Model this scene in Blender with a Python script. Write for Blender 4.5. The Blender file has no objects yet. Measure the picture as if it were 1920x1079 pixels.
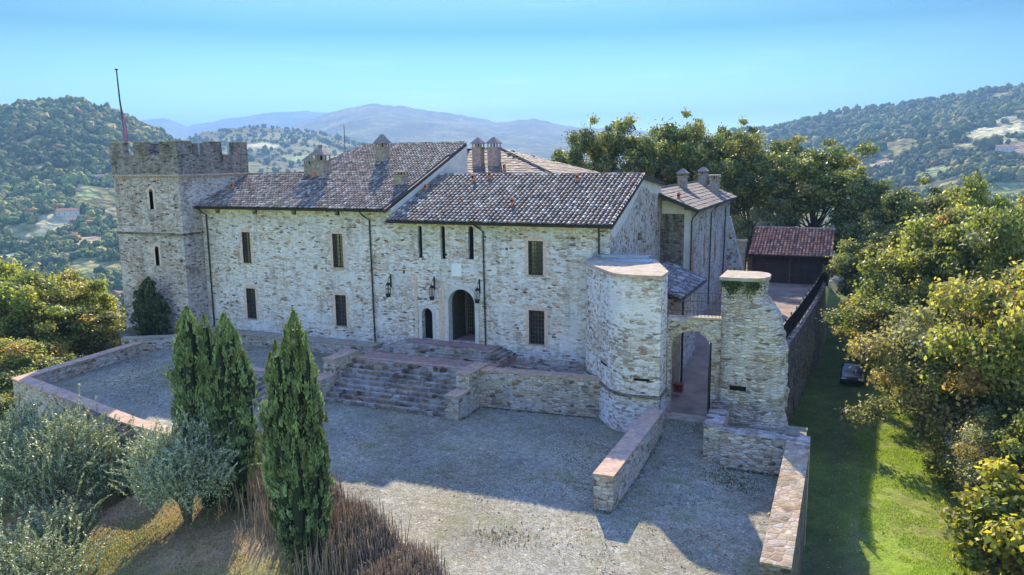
import bpy, math, random
import numpy as np
from mathutils import Vector, Matrix
from mathutils.geometry import tessellate_polygon
sc = bpy.context.scene
COL = sc.collection
R = math.radians
# ------------------------------------------------------------ camera
HD, PIT, ROL, FPX = R(113.8), R(9.3), R(.73), 1480.
CAM = Vector((0, -47.5, 15))
_f = Vector((math.cos(HD)*math.cos(PIT), math.sin(HD)*math.cos(PIT), -math.sin(PIT)))
_r = Vector((math.sin(HD), -math.cos(HD), 0)); _u = _r.cross(_f)
_r2 = _r*math.cos(ROL) - _u*math.sin(ROL); _u2 = _u*math.cos(ROL) + _r*math.sin(ROL)
cd = bpy.data.cameras.new('camera'); cam = bpy.data.objects.new('camera', cd); COL.objects.link(cam)
M3 = Matrix((_r2, _u2, -_f)).transposed()
cam.matrix_world = Matrix.Translation(CAM) @ M3.to_4x4()
cd.sensor_width = 36; cd.lens = FPX/1920*36; cd.clip_start = .5; cd.clip_end = 60000
sc.camera = cam
# ------------------------------------------------------------ light
SUN_H, SUN_E = R(118), R(30.3)
w = bpy.data.worlds.new('World'); sc.world = w; w.use_nodes = True
wn = w.node_tree; wn.nodes.clear()
sky = wn.nodes.new('ShaderNodeTexSky'); sky.sky_type = 'NISHITA'; sky.sun_disc = False
sky.sun_elevation = SUN_E; sky.sun_rotation = math.pi/2 - SUN_H
sky.altitude = 300; sky.air_density = 1.0; sky.dust_density = .1; sky.ozone_density = 3.
bg = wn.nodes.new('ShaderNodeBackground'); bg.inputs['Strength'].default_value = .15
wo = wn.nodes.new('ShaderNodeOutputWorld')
gam = wn.nodes.new('ShaderNodeGamma'); gam.inputs[1].default_value = .58; wn.links.new(sky.outputs[0], gam.inputs[0])
tin = wn.nodes.new('ShaderNodeVectorMath'); tin.operation = 'MULTIPLY'; tin.inputs[1].default_value = (.43, .80, .93); wn.links.new(gam.outputs[0], tin.inputs[0])
tcw = wn.nodes.new('ShaderNodeTexCoord'); spw = wn.nodes.new('ShaderNodeSeparateXYZ'); wn.links.new(tcw.outputs['Generated'], spw.inputs[0])
rmw = wn.nodes.new('ShaderNodeValToRGB'); wn.links.new(spw.outputs[2], rmw.inputs[0]); cr_ = rmw.color_ramp
for p_, c_ in ((.05, (2.2, 1.85, .70)), (.15, (.23, .57, .37)), (.33, (2.9, 1.80, 2.6)), (.7, (3.4, 1.98, 2.8))):
    e_ = cr_.elements.new(p_); e_.color = (*c_, 1)
cr_.elements[0].position = 0; cr_.elements[0].color = (6.0, 4.0, 1.1, 1); cr_.elements[-1].position = 1; cr_.elements[-1].color = (3.4, 1.98, 2.8, 1)
vmm = wn.nodes.new('ShaderNodeVectorMath'); vmm.operation = 'MULTIPLY'; wn.links.new(tin.outputs[0], vmm.inputs[0]); wn.links.new(rmw.outputs[0], vmm.inputs[1])
mpw = wn.nodes.new('ShaderNodeMapping'); mpw.inputs['Scale'].default_value = (2.2, 3.4, 26); mpw.inputs['Rotation'].default_value = (.06, .03, .5); wn.links.new(tcw.outputs['Generated'], mpw.inputs[0])
now = wn.nodes.new('ShaderNodeTexNoise'); now.inputs['Scale'].default_value = 1.6; now.inputs['Detail'].default_value = 7; now.inputs['Roughness'].default_value = .62; wn.links.new(mpw.outputs[0], now.inputs['Vector'])
rcw = wn.nodes.new('ShaderNodeValToRGB'); rcw.color_ramp.elements[0].position = .56; rcw.color_ramp.elements[0].color = (1, 1, 1, 1); rcw.color_ramp.elements[1].position = .80; rcw.color_ramp.elements[1].color = (1.55, 1.22, 1.1, 1); wn.links.new(now.outputs[0], rcw.inputs[0])
vmc = wn.nodes.new('ShaderNodeVectorMath'); vmc.operation = 'MULTIPLY'; wn.links.new(vmm.outputs[0], vmc.inputs[0]); wn.links.new(rcw.outputs[0], vmc.inputs[1])
dpw = wn.nodes.new('ShaderNodeVectorMath'); dpw.operation = 'DOT_PRODUCT'; wn.links.new(tcw.outputs['Generated'], dpw.inputs[0]); dpw.inputs[1].default_value = (math.cos(SUN_H), math.sin(SUN_H), 0)
def _mr(src, a, b, c, d):
    m_ = wn.nodes.new('ShaderNodeMapRange'); m_.interpolation_type = 'SMOOTHSTEP'; wn.links.new(src, m_.inputs[0])
    for i_, v_ in zip((1, 2, 3, 4), (a, b, c, d)): m_.inputs[i_].default_value = v_
    return m_.outputs[0]
def _mu(a, b):
    m_ = wn.nodes.new('ShaderNodeMath'); m_.operation = 'MULTIPLY'; wn.links.new(a, m_.inputs[0]); wn.links.new(b, m_.inputs[1]); return m_.outputs[0]
fz = _mu(_mu(_mr(dpw.outputs['Value'], .74, .985, 1., 0.), _mr(dpw.outputs['Value'], .1, .5, 0., 1.)), _mr(spw.outputs[2], .15, .4, 1., 0.))
sdw = wn.nodes.new('ShaderNodeMix'); sdw.data_type = 'VECTOR'; wn.links.new(fz, sdw.inputs[0]); sdw.inputs[4].default_value = (1, 1, 1); sdw.inputs[5].default_value = (.34, .48, .80)
vmd = wn.nodes.new('ShaderNodeVectorMath'); vmd.operation = 'MULTIPLY'; wn.links.new(vmc.outputs[0], vmd.inputs[0]); wn.links.new(sdw.outputs[1], vmd.inputs[1])
wn.links.new(vmd.outputs[0], bg.inputs[0]); wn.links.new(bg.outputs[0], wo.inputs[0])
ld = bpy.data.lights.new('sun', 'SUN'); ld.energy = 5.0; ld.angle = R(.53); ld.color = (1, .82, .58)
sun = bpy.data.objects.new('sun', ld); COL.objects.link(sun)
sd = Vector((math.cos(SUN_H)*math.cos(SUN_E), math.sin(SUN_H)*math.cos(SUN_E), math.sin(SUN_E)))
sun.rotation_euler = sd.to_track_quat('Z', 'Y').to_euler(); sun.location = (-20, 40, 60)
vs = sc.view_settings; vs.view_transform = 'Standard'; vs.look = 'None'; vs.gamma = 1; vs.exposure = 1.58
try: sc.cycles.use_denoising = True
except Exception: pass
sc.cycles.max_bounces = 6; sc.cycles.diffuse_bounces = 3; sc.cycles.transmission_bounces = 3
sc.cycles.volume_bounces = 1; sc.cycles.caustics_reflective = False; sc.cycles.caustics_refractive = False
sc.cycles.sample_clamp_indirect = 6
# ------------------------------------------------------------ helpers
class MB:
    def __init__(s): s.v = []; s.f = []; s.m = []; s.c = []
    def face(s, pts, m=0, c=None):
        i = len(s.v); s.v += [tuple(p) for p in pts]; s.f.append(tuple(range(i, i+len(pts)))); s.m.append(m)
        s.c += [c or (1, 1, 1)]*len(pts)
    def box(s, a, b, m=0, c=None, tilt=None):
        x0, y0, z0 = a; x1, y1, z1 = b
        P = [(x0,y0,z0),(x1,y0,z0),(x1,y1,z0),(x0,y1,z0),(x0,y0,z1),(x1,y0,z1),(x1,y1,z1),(x0,y1,z1)]
        s.hexa(P, m, c)
    def hexa(s, P, m=0, c=None):
        i = len(s.v); s.v += [tuple(p) for p in P]; s.c += [c or (1, 1, 1)]*8
        for q in ((0,3,2,1),(4,5,6,7),(0,1,5,4),(1,2,6,5),(2,3,7,6),(3,0,4,7)):
            s.f.append(tuple(i+k for k in q)); s.m.append(m)
    def prism(s, poly, z0, z1, m=0, mt=None, top=None, bottom=True, c=None):
        # poly ccw (x,y); z0/z1 numbers or lists; top = other outline for the top
        n = len(poly); T = top or poly
        a = [(p[0], p[1], z0 if not isinstance(z0, (list, tuple)) else z0[k]) for k, p in enumerate(poly)]
        b = [(p[0], p[1], z1 if not isinstance(z1, (list, tuple)) else z1[k]) for k, p in enumerate(T)]
        i = len(s.v); s.v += a + b; s.c += [c or (1, 1, 1)]*(2*n)
        for k in range(n):
            j = (k+1) % n; s.f.append((i+k, i+j, i+n+j, i+n+k)); s.m.append(m)
        s.f.append(tuple(i+n+k for k in range(n))); s.m.append(m if mt is None else mt)
        if bottom: s.f.append(tuple(i+k for k in reversed(range(n)))); s.m.append(m)
    def tube(s, pts, rad, n=6, m=0, c=None, cap=True):
        pts = [Vector(p) for p in pts]; rings = []
        for k, p in enumerate(pts):
            d = (pts[min(k+1, len(pts)-1)] - pts[max(k-1, 0)]).normalized()
            a = d.cross(Vector((0, 0, 1)) if abs(d.z) < .9 else Vector((1, 0, 0))).normalized(); b = d.cross(a)
            r = rad[k] if isinstance(rad, (list, tuple)) else rad
            i = len(s.v)
            for q in range(n):
                t = 2*math.pi*q/n; s.v.append(tuple(p + a*(r*math.cos(t)) + b*(r*math.sin(t)))); s.c.append(c or (1, 1, 1))
            rings.append(i)
        for k in range(len(rings)-1):
            for q in range(n):
                s.f.append((rings[k]+q, rings[k]+(q+1) % n, rings[k+1]+(q+1) % n, rings[k+1]+q)); s.m.append(m)
        if cap:
            s.f.append(tuple(rings[0]+q for q in reversed(range(n)))); s.m.append(m)
            s.f.append(tuple(rings[-1]+q for q in range(n))); s.m.append(m)
    def build(s, name, mats, parent=None, smooth=False, bevel=0):
        me = bpy.data.meshes.new(name); me.from_pydata(s.v, [], s.f)
        mats = mats if isinstance(mats, (list, tuple)) else [mats]
        for m in mats: me.materials.append(m)
        if len(mats) > 1: me.polygons.foreach_set('material_index', s.m)
        ca = me.color_attributes.new('col', 'FLOAT_COLOR', 'POINT')
        ca.data.foreach_set('color', np.array([(c[0], c[1], c[2], 1) for c in s.c], dtype=np.float32).ravel())
        if smooth: me.polygons.foreach_set('use_smooth', [True]*len(s.f))
        me.update()
        return link(name, me, parent)
def link(name, data, parent=None):
    o = bpy.data.objects.new(name, data); COL.objects.link(o)
    if parent is not None:
        o.parent = parent
        base = parent
        off = Vector((0, 0, 0))
        while base is not None:
            off += base.location; base = base.parent
        o.location = -off
    return o
def tag(o, label=None, cat=None, group=None, kind=None):
    if label: o['label'] = label
    if cat: o['category'] = cat
    if group: o['group'] = group
    if kind: o['kind'] = kind
    return o
def thing(name, loc, label, cat, group=None):
    o = bpy.data.objects.new(name, None); COL.objects.link(o); o.location = loc; o.empty_display_size = .3
    return tag(o, label, cat, group)
def struct(o): o['kind'] = 'structure'; return o
def npmesh(name, V, F, cols, mats, parent=None, local=False, mi=None):
    V = np.asarray(V, np.float32); F = np.asarray(F, np.int32); k = F.shape[1]
    me = bpy.data.meshes.new(name); me.vertices.add(len(V)); me.vertices.foreach_set('co', V.ravel())
    me.loops.add(F.size); me.loops.foreach_set('vertex_index', F.ravel())
    me.polygons.add(len(F)); me.polygons.foreach_set('loop_start', np.arange(len(F), dtype=np.int32)*k)
    me.polygons.foreach_set('loop_total', np.full(len(F), k, np.int32))
    for m in (mats if isinstance(mats, (list, tuple)) else [mats]): me.materials.append(m)
    if mi is not None: me.polygons.foreach_set('material_index', np.asarray(mi, np.int32))
    me.update(calc_edges=True)
    ca = me.color_attributes.new('col', 'FLOAT_COLOR', 'POINT')
    c4 = np.ones((len(V), 4), np.float32); c4[:, :3] = cols; ca.data.foreach_set('color', c4.ravel())
    if local:
        o = bpy.data.objects.new(name, me); COL.objects.link(o)
        if parent is not None: o.parent = parent
        return o
    return link(name, me, parent)
# ------------------------------------------------------------ node helper
class NT:
    def __init__(s, name):
        s.mat = bpy.data.materials.new(name); s.mat.use_nodes = True; s.t = s.mat.node_tree; s.t.nodes.clear()
        s.out = s.t.nodes.new('ShaderNodeOutputMaterial')
    def n(s, ty, ins=None, **kw):
        nd = s.t.nodes.new('ShaderNode'+ty)
        for k, v in kw.items(): setattr(nd, k, v)
        for k, v in (ins or {}).items(): s.set(nd, k, v)
        return nd
    def set(s, nd, k, v):
        sock = nd.inputs[k]
        if isinstance(v, bpy.types.NodeSocket): s.t.links.new(v, sock)
        elif isinstance(v, bpy.types.Node): s.t.links.new(v.outputs[0], sock)
        else:
            if hasattr(sock.default_value, '__len__'):
                v = tuple(v) if hasattr(v, '__len__') else (v,)*len(sock.default_value)
                if len(sock.default_value) == 4 and len(v) == 3: v = v + (1,)
            sock.default_value = v
    def obj(s): return s.n('TexCoord').outputs['Object']
    def noise(s, vec, scale, detail=3, rough=.55, col=False, **kw):
        nd = s.n('TexNoise', {'Vector': vec, 'Scale': scale, 'Detail': detail, 'Roughness': rough}, **kw)
        return nd.outputs[1] if col else nd.outputs[0]
    def map(s, vec, scale=(1, 1, 1), loc=(0, 0, 0), rot=(0, 0, 0)):
        return s.n('Mapping', {'Vector': vec, 'Scale': scale, 'Location': loc, 'Rotation': rot}).outputs[0]
    def ramp(s, fac, stops, interp='LINEAR'):
        nd = s.n('ValToRGB', {'Fac': fac}); cr = nd.color_ramp; cr.interpolation = interp
        while len(cr.elements) < len(stops): cr.elements.new(.5)
        for e, (p, c) in zip(cr.elements, stops):
            e.position = p; e.color = (*c, 1) if hasattr(c, '__len__') else (c, c, c, 1)
        return nd.outputs[0]
    def mix(s, fac, a, b, blend='MIX'):
        nd = s.n('Mix', data_type='RGBA', blend_type=blend)
        s.set(nd, 0, fac); s.set(nd, 6, a); s.set(nd, 7, b); return nd.outputs[2]
    def math(s, op, a, b=0., clamp=False):
        nd = s.n('Math', {0: a, 1: b}, operation=op); nd.use_clamp = clamp; return nd.outputs[0]
    def add(s, a, b): return s.n('VectorMath', {0: a, 1: b}, operation='ADD').outputs[0]
    def vscale(s, a, k): 
        nd = s.n('VectorMath', {0: a}, operation='SCALE'); nd.inputs['Scale'].default_value = k; return nd.outputs[0]
    def warp(s, vec, scale, amt, detail=2):
        c = s.noise(vec, scale, detail, col=True)
        return s.add(vec, s.vscale(s.n('VectorMath', {0: c, 1: (.5, .5, .5)}, operation='SUBTRACT').outputs[0], amt))
    def attr(s, name='col'): return s.n('Attribute', attribute_name=name).outputs['Color']
    def bump(s, h, strength=.5, dist=.02, normal=None):
        nd = s.n('Bump', {'Height': h, 'Strength': strength, 'Distance': dist})
        if normal is not None: s.set(nd, 'Normal', normal)
        return nd.outputs[0]
    def bsdf(s, col, rough=.85, normal=None, metal=0., spec=.3):
        b = s.n('BsdfPrincipled', {'Base Color': col, 'Roughness': rough, 'Metallic': metal, 'Specular IOR Level': spec})
        if normal is not None: s.set(b, 'Normal', normal)
        s.t.links.new(b.outputs[0], s.out.inputs[0]); return s.mat
def plain(name, col, rough=.6, metal=0., spec=.4, nscale=3., namt=.25, bump=.0):
    t = NT(name); c = t.obj(); n = t.noise(c, nscale, 4)
    k = t.ramp(n, [(.3, 1-namt), (.7, 1+namt)])
    cc = t.mix(1., col, k, 'MULTIPLY')
    return t.bsdf(cc, rough, t.bump(n, bump, .02) if bump else None, metal, spec)
def stone(name, wash=.5, cols=None, lime=(.50, .48, .45), mortar=(.44, .41, .37), stain=.25, sc3=(3.0, 3.0, 8.4), dark=1., seed=0., moss=0., bmp=.6, rnd=.85, joint=.42):
    t = NT(name); c = t.map(t.obj(), loc=(seed, seed*.7, seed*.3))
    cw = t.warp(t.warp(c, .9, .16), 4., .05)
    cs = t.map(cw, scale=sc3)
    v1 = t.n('TexVoronoi', {'Vector': cs, 'Scale': 1., 'Randomness': rnd})
    v2 = t.n('TexVoronoi', {'Vector': cs, 'Scale': 1., 'Randomness': rnd}, feature='DISTANCE_TO_EDGE')
    sep = t.n('SeparateColor', {'Color': v1.outputs['Color']})
    cols = cols or [(0, (.075, .055, .045)), (.07, (.15, .10, .07)), (.16, (.30, .21, .13)), (.30, (.40, .31, .21)), (.45, (.27, .24, .21)), (.58, (.46, .42, .36)), (.72, (.36, .27, .18)), (.85, (.54, .50, .44)), (1, (.42, .39, .36))]
    sc_ = t.ramp(sep.outputs[0], cols)
    grain = t.noise(c, 14, 4, .7)
    sc_ = t.mix(.75, sc_, t.ramp(grain, [(.25, .65), (.75, 1.45)]), 'MULTIPLY')
    mm = t.ramp(v2.outputs[0], [(.02, 1), (.10, 0)])
    jd = t.ramp(t.noise(c, 3.3, 5, .75), [(.44, 0), (.58, 1)])
    base = t.mix(mm, sc_, t.mix(jd, mortar, [q*joint for q in mortar]))
    md = t.noise(t.map(c, scale=(1, 1, 1.7)), .55, 5, .7)
    base = t.mix(t.ramp(md, [(.46, 0), (.64, .7)]), base, t.mix(1., base, (.88, .76, .66), 'MULTIPLY'))
    base = t.mix(t.ramp(t.noise(t.map(c, loc=(9, 4, 2)), .8, 5, .7), [(.5, 0), (.68, .6)]), base, t.mix(1., base, (.55, .52, .52), 'MULTIPLY'))
    # lime wash remnants: hide many stones, spare some
    wn_ = t.math('ADD', t.noise(t.map(c, scale=(1, 1, 1.6)), .33, 5, .65), t.math('MULTIPLY', t.math('SUBTRACT', sep.outputs[1], .5), .34))
    wn_ = t.math('ADD', wn_, t.math('MULTIPLY', t.math('SUBTRACT', t.noise(c, 3.5, 4, .7), .5), .35))
    wm = t.ramp(wn_, [(.70-wash*.42, 0), (.76-wash*.42, .88)])
    limec = t.mix(t.ramp(t.noise(c, 1.1, 5, .7), [(.3, 0), (.7, 1)]), lime, [lime[0]*.8, lime[1]*.78, lime[2]*.78])
    base = t.mix(wm, base, limec)
    # black lichen / damp streaks of irregular shape
    st = t.noise(t.map(c, scale=(1.1, 1.1, .28)), 1.3, 6, .7)
    base = t.mix(t.math('MULTIPLY', t.ramp(st, [(.50, 0), (.68, 1)]), stain), base, (.07, .065, .06))
    if moss: base = t.mix(t.math('MULTIPLY', t.ramp(t.noise(c, 1.7, 5, .7), [(.5, 0), (.6, 1)]), moss), base, (.06, .085, .03))
    if dark != 1.: base = t.mix(1., base, (dark, dark, dark), 'MULTIPLY')
    h = t.math('ADD', t.math('MULTIPLY', t.ramp(v2.outputs[0], [(0, 0), (.16, 1)]), t.math('SUBTRACT', 1., t.math('MULTIPLY', wm, .6))), t.math('MULTIPLY', grain, .35))
    h = t.math('ADD', h, t.math('MULTIPLY', sep.outputs[2], .35))
    return t.bsdf(base, .93, t.bump(h, bmp, .07), spec=.15)
def brickm(name, c1, c2, mort, bw=.26, bh=.075, rot=(0, 0, 0), gy=.5, scale=1., flat=False):
    t = NT(name); c = t.obj()
    if not flat:
        s = t.n('SeparateXYZ', {0: c}); c2d = t.n('CombineXYZ', {0: t.math('ADD', s.outputs[0], s.outputs[1]), 1: s.outputs[2]}).outputs[0]
    else: c2d = t.map(c, rot=rot)
    b = t.n('TexBrick', {'Vector': t.warp(c2d, 3, .03), 'Color1': c1, 'Color2': c2, 'Mortar': mort, 'Scale': 1., 'Mortar Size': .012, 'Brick Width': bw, 'Row Height': bh, 'Bias': 0.})
    n = t.noise(c, 5, 5, .7)
    col = t.mix(.7, b.outputs[0], t.ramp(n, [(.3, .5), (.7, 1.35)]), 'MULTIPLY')
    col = t.mix(t.math('MULTIPLY', t.ramp(t.noise(c, 1.2, 5, .7), [(.45, 0), (.65, 1)]), gy), col, (.16, .155, .15))
    return t.bsdf(col, .9, t.bump(t.math('ADD', t.math('MULTIPLY', b.outputs[1], -1.), n), .5, .02), spec=.15)
def tilem(name, tint=(1, 1, 1), lich=.75):
    t = NT(name); c = t.obj(); a = t.attr()
    n = t.noise(c, 9, 5, .75); n2 = t.noise(c, 1.2, 4, .7)
    col = t.mix(1., a, tint, 'MULTIPLY')
    col = t.mix(t.ramp(n, [(.48, 0), (.66, lich)]), col, (.42, .41, .37))
    col = t.mix(t.ramp(n2, [(.45, 0), (.75, .45)]), col, (.05, .045, .04))
    return t.bsdf(col, .8, t.bump(n, .4, .01), spec=.3)
def leafm(name, trans=.35, rough=.55, tint=(1, 1, 1), spec=.35):
    t = NT(name); a = t.mix(1., t.attr(), tint, 'MULTIPLY')
    p = t.n('BsdfPrincipled', {'Base Color': a, 'Roughness': rough, 'Specular IOR Level': spec})
    tr = t.n('BsdfTranslucent', {'Color': t.mix(1., a, (1.5, 1.6, .9), 'MULTIPLY')})
    mx = t.n('MixShader', {0: trans, 1: p.outputs[0], 2: tr.outputs[0]})
    t.t.links.new(mx.outputs[0], t.out.inputs[0]); return t.mat
# ------------------------------------------------------------ terrain function
_rng = np.random.RandomState(7)
_G = _rng.rand(64, 64)
def vnoise(x, y):
    xi = np.floor(x).astype(int); yi = np.floor(y).astype(int); fx = x-xi; fy = y-yi
    fx = fx*fx*(3-2*fx); fy = fy*fy*(3-2*fy)
    g = lambda a, b: _G[a % 64, b % 64]
    return (g(xi, yi)*(1-fx)+g(xi+1, yi)*fx)*(1-fy) + (g(xi, yi+1)*(1-fx)+g(xi+1, yi+1)*fx)*fy
def fbm(x, y, o=5, g=.5):
    s = 0; a = 1; t = 0
    for k in range(o): s = s+a*vnoise(x*2**k+17.3*k, y*2**k+5.1*k); t += a; a *= g
    return s/t
def sstep(a, b, x): t = np.clip((x-a)/(b-a), 0, 1); return t*t*(3-2*t)
RID = [  # (distance of foot, distance of crest, table of azimuth/elevation of the crest, base height)
 (480, 1500, [(-110, 3), (-80, 2.6), (-63.5, 2.25), (-58, 2.8), (-56.0, 3.0), (-54.4, 3.35), (-52.3, 3.68), (-50.3, 3.25), (-48.8, 2.45), (-46.4, 1.4), (-43.5, -.2), (-40.1, -1.5), (-34, -4), (-20, -6)], -115),
 (900, 2700, [(-60, -3), (-52.2, -0.9), (-48.7, 0.45), (-46.1, 1.4), (-44.7, 1.98), (-42.3, 2.3), (-39.9, 2.3), (-37.1, 1.93), (-34.2, 1.1), (-31.3, 0.3), (-26.0, -1.2), (-15, -2.2), (0, -3)], -120),
 (2500, 6500, [(-60, -.5), (-46, .3), (-41.4, 1.48), (-38.5, 2.54), (-35.6, 3.51), (-33.4, 3.87), (-31.5, 3.76), (-29.7, 3.45), (-27.0, 3.03), (-24.8, 2.6), (-22.1, 2.75), (-19.9, 2.24), (-18.0, 2.06), (-13.1, 1.75), (-9.5, 1.46), (-3.9, 0.72), (10, .4)], -100),
 (6000, 10000, [(-100, 2), (-60, 1.6), (-53.3, 2.22), (-49.5, 2.51), (-48.4, 2.72), (-46.9, 2.9), (-45.7, 2.39), (-43.0, 2.89), (-40.6, 3.25), (-38.1, 3.43), (-35.6, 3.18), (-31.9, 2.59), (-25.9, 1.79), (-10, .8), (20, .6)], -90),
 (560, 2300, [(-22, -3.5), (-18.3, -1.8), (-13.1, 0.1), (-8.8, 1.45), (-7.4, 1.7), (-5.7, 1.85), (-4.0, 2.25), (-2.0, 2.6), (0.5, 2.88), (2.4, 3.14), (4.2, 3.26), (5.3, 3.5), (7.0, 3.74), (8.6, 3.78), (15.5, 3.8), (23.5, 2.6), (40, 2), (70, 1)], -110)]
def zfar(x, y):
    dx = x; dy = y+47.5; r = np.hypot(dx, dy)+1e-6; az = np.degrees(np.arctan2(dx, dy))
    z = np.full(r.shape, -118.) + 8*(fbm(x/220+9, y/220+4)-.5)
    for k, (r0, rc, tab, base) in enumerate(RID):
        t = np.array(tab, float); el = np.interp(az, t[:, 0], t[:, 1])
        top = 15+rc*np.tan(np.radians(el))
        n = fbm(x/(rc*.16)+3.7*k, y/(rc*.16)+1.9*k, 6, .52)-.5
        q = np.clip((r-r0)/(rc-r0), 0, 1); f = q**1.0
        f = f + n*.34*np.sin(np.clip(q, 0, 1)*math.pi)**1.0
        h = base+(top-base)*f
        h = np.where(r > rc, top-(r-rc)*.22, h)
        z = np.maximum(z, np.where(r < r0, -200, h))
    return z
def znear(x, y):
    s = (x+31)*-.484+(y+15)*-.874
    z = np.full(np.shape(x), -.35)
    zb = -.25-.14*np.clip(s, 0, 1e9)-.14*np.clip(s-8, 0, 1e9)
    z = np.where(s > 0, np.minimum(z, zb), z)
    dl = np.clip(-47-x, 0, 1e9); tl = np.clip(-18.5-y, 0, 1e9)
    z = np.where((x < -32) & (y < -16), np.minimum(z, -1.3-.16*tl), z)
    z = np.where((dl > 0) & (y < -7), np.minimum(z, -1.6-.3*dl-.2*tl), z)
    dt = np.clip(-55.2-x, 0, 1e9); z = np.where(dt > 0, np.minimum(z, -1.5-.45*dt), z)
    dr = x-np.interp(y, [-10.4, -10.2, -4, -2.4, 1.5, 5, 9, 14, 20, 27, 40], [-1.9, -3.2, -3.9, -4.0, -4.5, -4.7, -4.6, -4.3, -4.0, -3.6, -3.4])
    z = np.where(dr > 0, np.minimum(z, -3.5-.42*np.clip(x-5.1, 0, 1e9)), z)
    db = np.clip(y-64, 0, 1e9); z = np.where(db > 0, np.minimum(z, -.3-.3*db), z)
    return z
def zground(x, y):
    x = np.asarray(x, float); y = np.asarray(y, float)
    d = np.hypot((x+25)/1.0, y-8); t = sstep(70, 240, d)
    zn = np.maximum(znear(x, y), -70)+ .35*(fbm(x/3.1, y/3.1, 4)-.5)*sstep(0, 1, np.abs(x+2.9)/6)
    return zn*(1-t)+zfar(x, y)*t
def zg(x, y): return float(zground(np.array([x]), np.array([y]))[0])
# fields on the hills: (azimuth, distance, half width in azimuth, half depth, tilt)
FIELDS = [(-53.6, 880, 2.1, 38, 0), (-56.5, 800, 1.2, 26, 0), (-51.9, 800, .9, 16, 1), (-52.8, 1015, .9, 12, 0), (-54.6, 1110, .8, 18, 1), (-50.6, 900, .8, 30, 0), (-55.3, 700, 1.4, 22, 1), (-53.2, 735, 1.2, 18, 0), (-58, 900, 1.5, 30, 0), (-55.8, 980, .9, 16, 2), (-51.8, 960, .7, 14, 2), (-57.0, 1180, 1.0, 22, 1), (-52, 680, 1.0, 20, 2), (-54, 640, 1.2, 18, 1),
          (8.0, 1490, 2.4, 130, 0), (9.6, 1330, 2.0, 70, 1), (.9, 1300, .9, 36, 1), (8.2, 1010, 1.9, 46, 2), (4.0, 1170, 1.2, 32, 2), (9.2, 905, 1.1, 34, 2), (4.9, 1065, .9, 20, 0), (-2.3, 1290, .8, 22, 1), (2.6, 1100, .6, 22, 2),
          (-41, 2150, 1.3, 70, 0), (-38.6, 1990, 1.0, 50, 2), (-44.2, 2000, .8, 40, 1)]
FC = [(.40, .38, .20), (.34, .26, .16), (.28, .34, .13)]
def fieldmask(x, y):
    r = np.hypot(x, y+47.5); az = np.degrees(np.arctan2(x, y+47.5)); m = np.zeros(r.shape); c = np.zeros(r.shape+(3,))
    wob = (fbm(x/45., y/45., 4)-.5)*1.3
    for a, rr, ha, hr, k in FIELDS:
        d = np.sqrt(((az-a)/ha)**2+((r-rr-(az-a)*hr*.25)/hr)**2)+wob
        q = 1-sstep(.8, .95, d); upd = q > m; m = np.where(upd, q, m); c[upd] = FC[k]
    return m, c
# ---- materials of the land
def groundm(name):
    t = NT(name); c = t.obj(); a = t.attr()
    n = t.noise(c, .8, 6, .7); n2 = t.noise(c, 9, 5, .75); v = t.noise(c, .06, 5, .7)
    col = t.mix(.9, a, t.ramp(n2, [(.3, .45), (.7, 1.5)]), 'MULTIPLY')
    col = t.mix(.8, col, t.ramp(n, [(.3, .65), (.7, 1.3)]), 'MULTIPLY')
    col = t.mix(.7, col, t.ramp(v, [(.35, .6), (.65, 1.35)]), 'MULTIPLY')
    return t.bsdf(col, .95, t.bump(t.math('ADD', n2, t.math('MULTIPLY', n, 2.)), .7, .12), spec=.1)
def hillm(name):
    t = NT(name); c = t.obj(); a = t.attr()
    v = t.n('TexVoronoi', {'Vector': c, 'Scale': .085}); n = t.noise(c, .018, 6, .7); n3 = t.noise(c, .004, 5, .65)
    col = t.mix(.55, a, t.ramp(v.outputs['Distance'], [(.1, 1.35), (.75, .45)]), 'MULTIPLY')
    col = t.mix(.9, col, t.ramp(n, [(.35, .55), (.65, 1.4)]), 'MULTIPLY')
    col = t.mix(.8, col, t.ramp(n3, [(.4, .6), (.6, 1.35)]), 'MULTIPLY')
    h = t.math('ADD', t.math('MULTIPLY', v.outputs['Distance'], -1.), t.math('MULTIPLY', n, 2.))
    return t.bsdf(col, .97, t.bump(h, .9, 5.), spec=.05)
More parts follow.
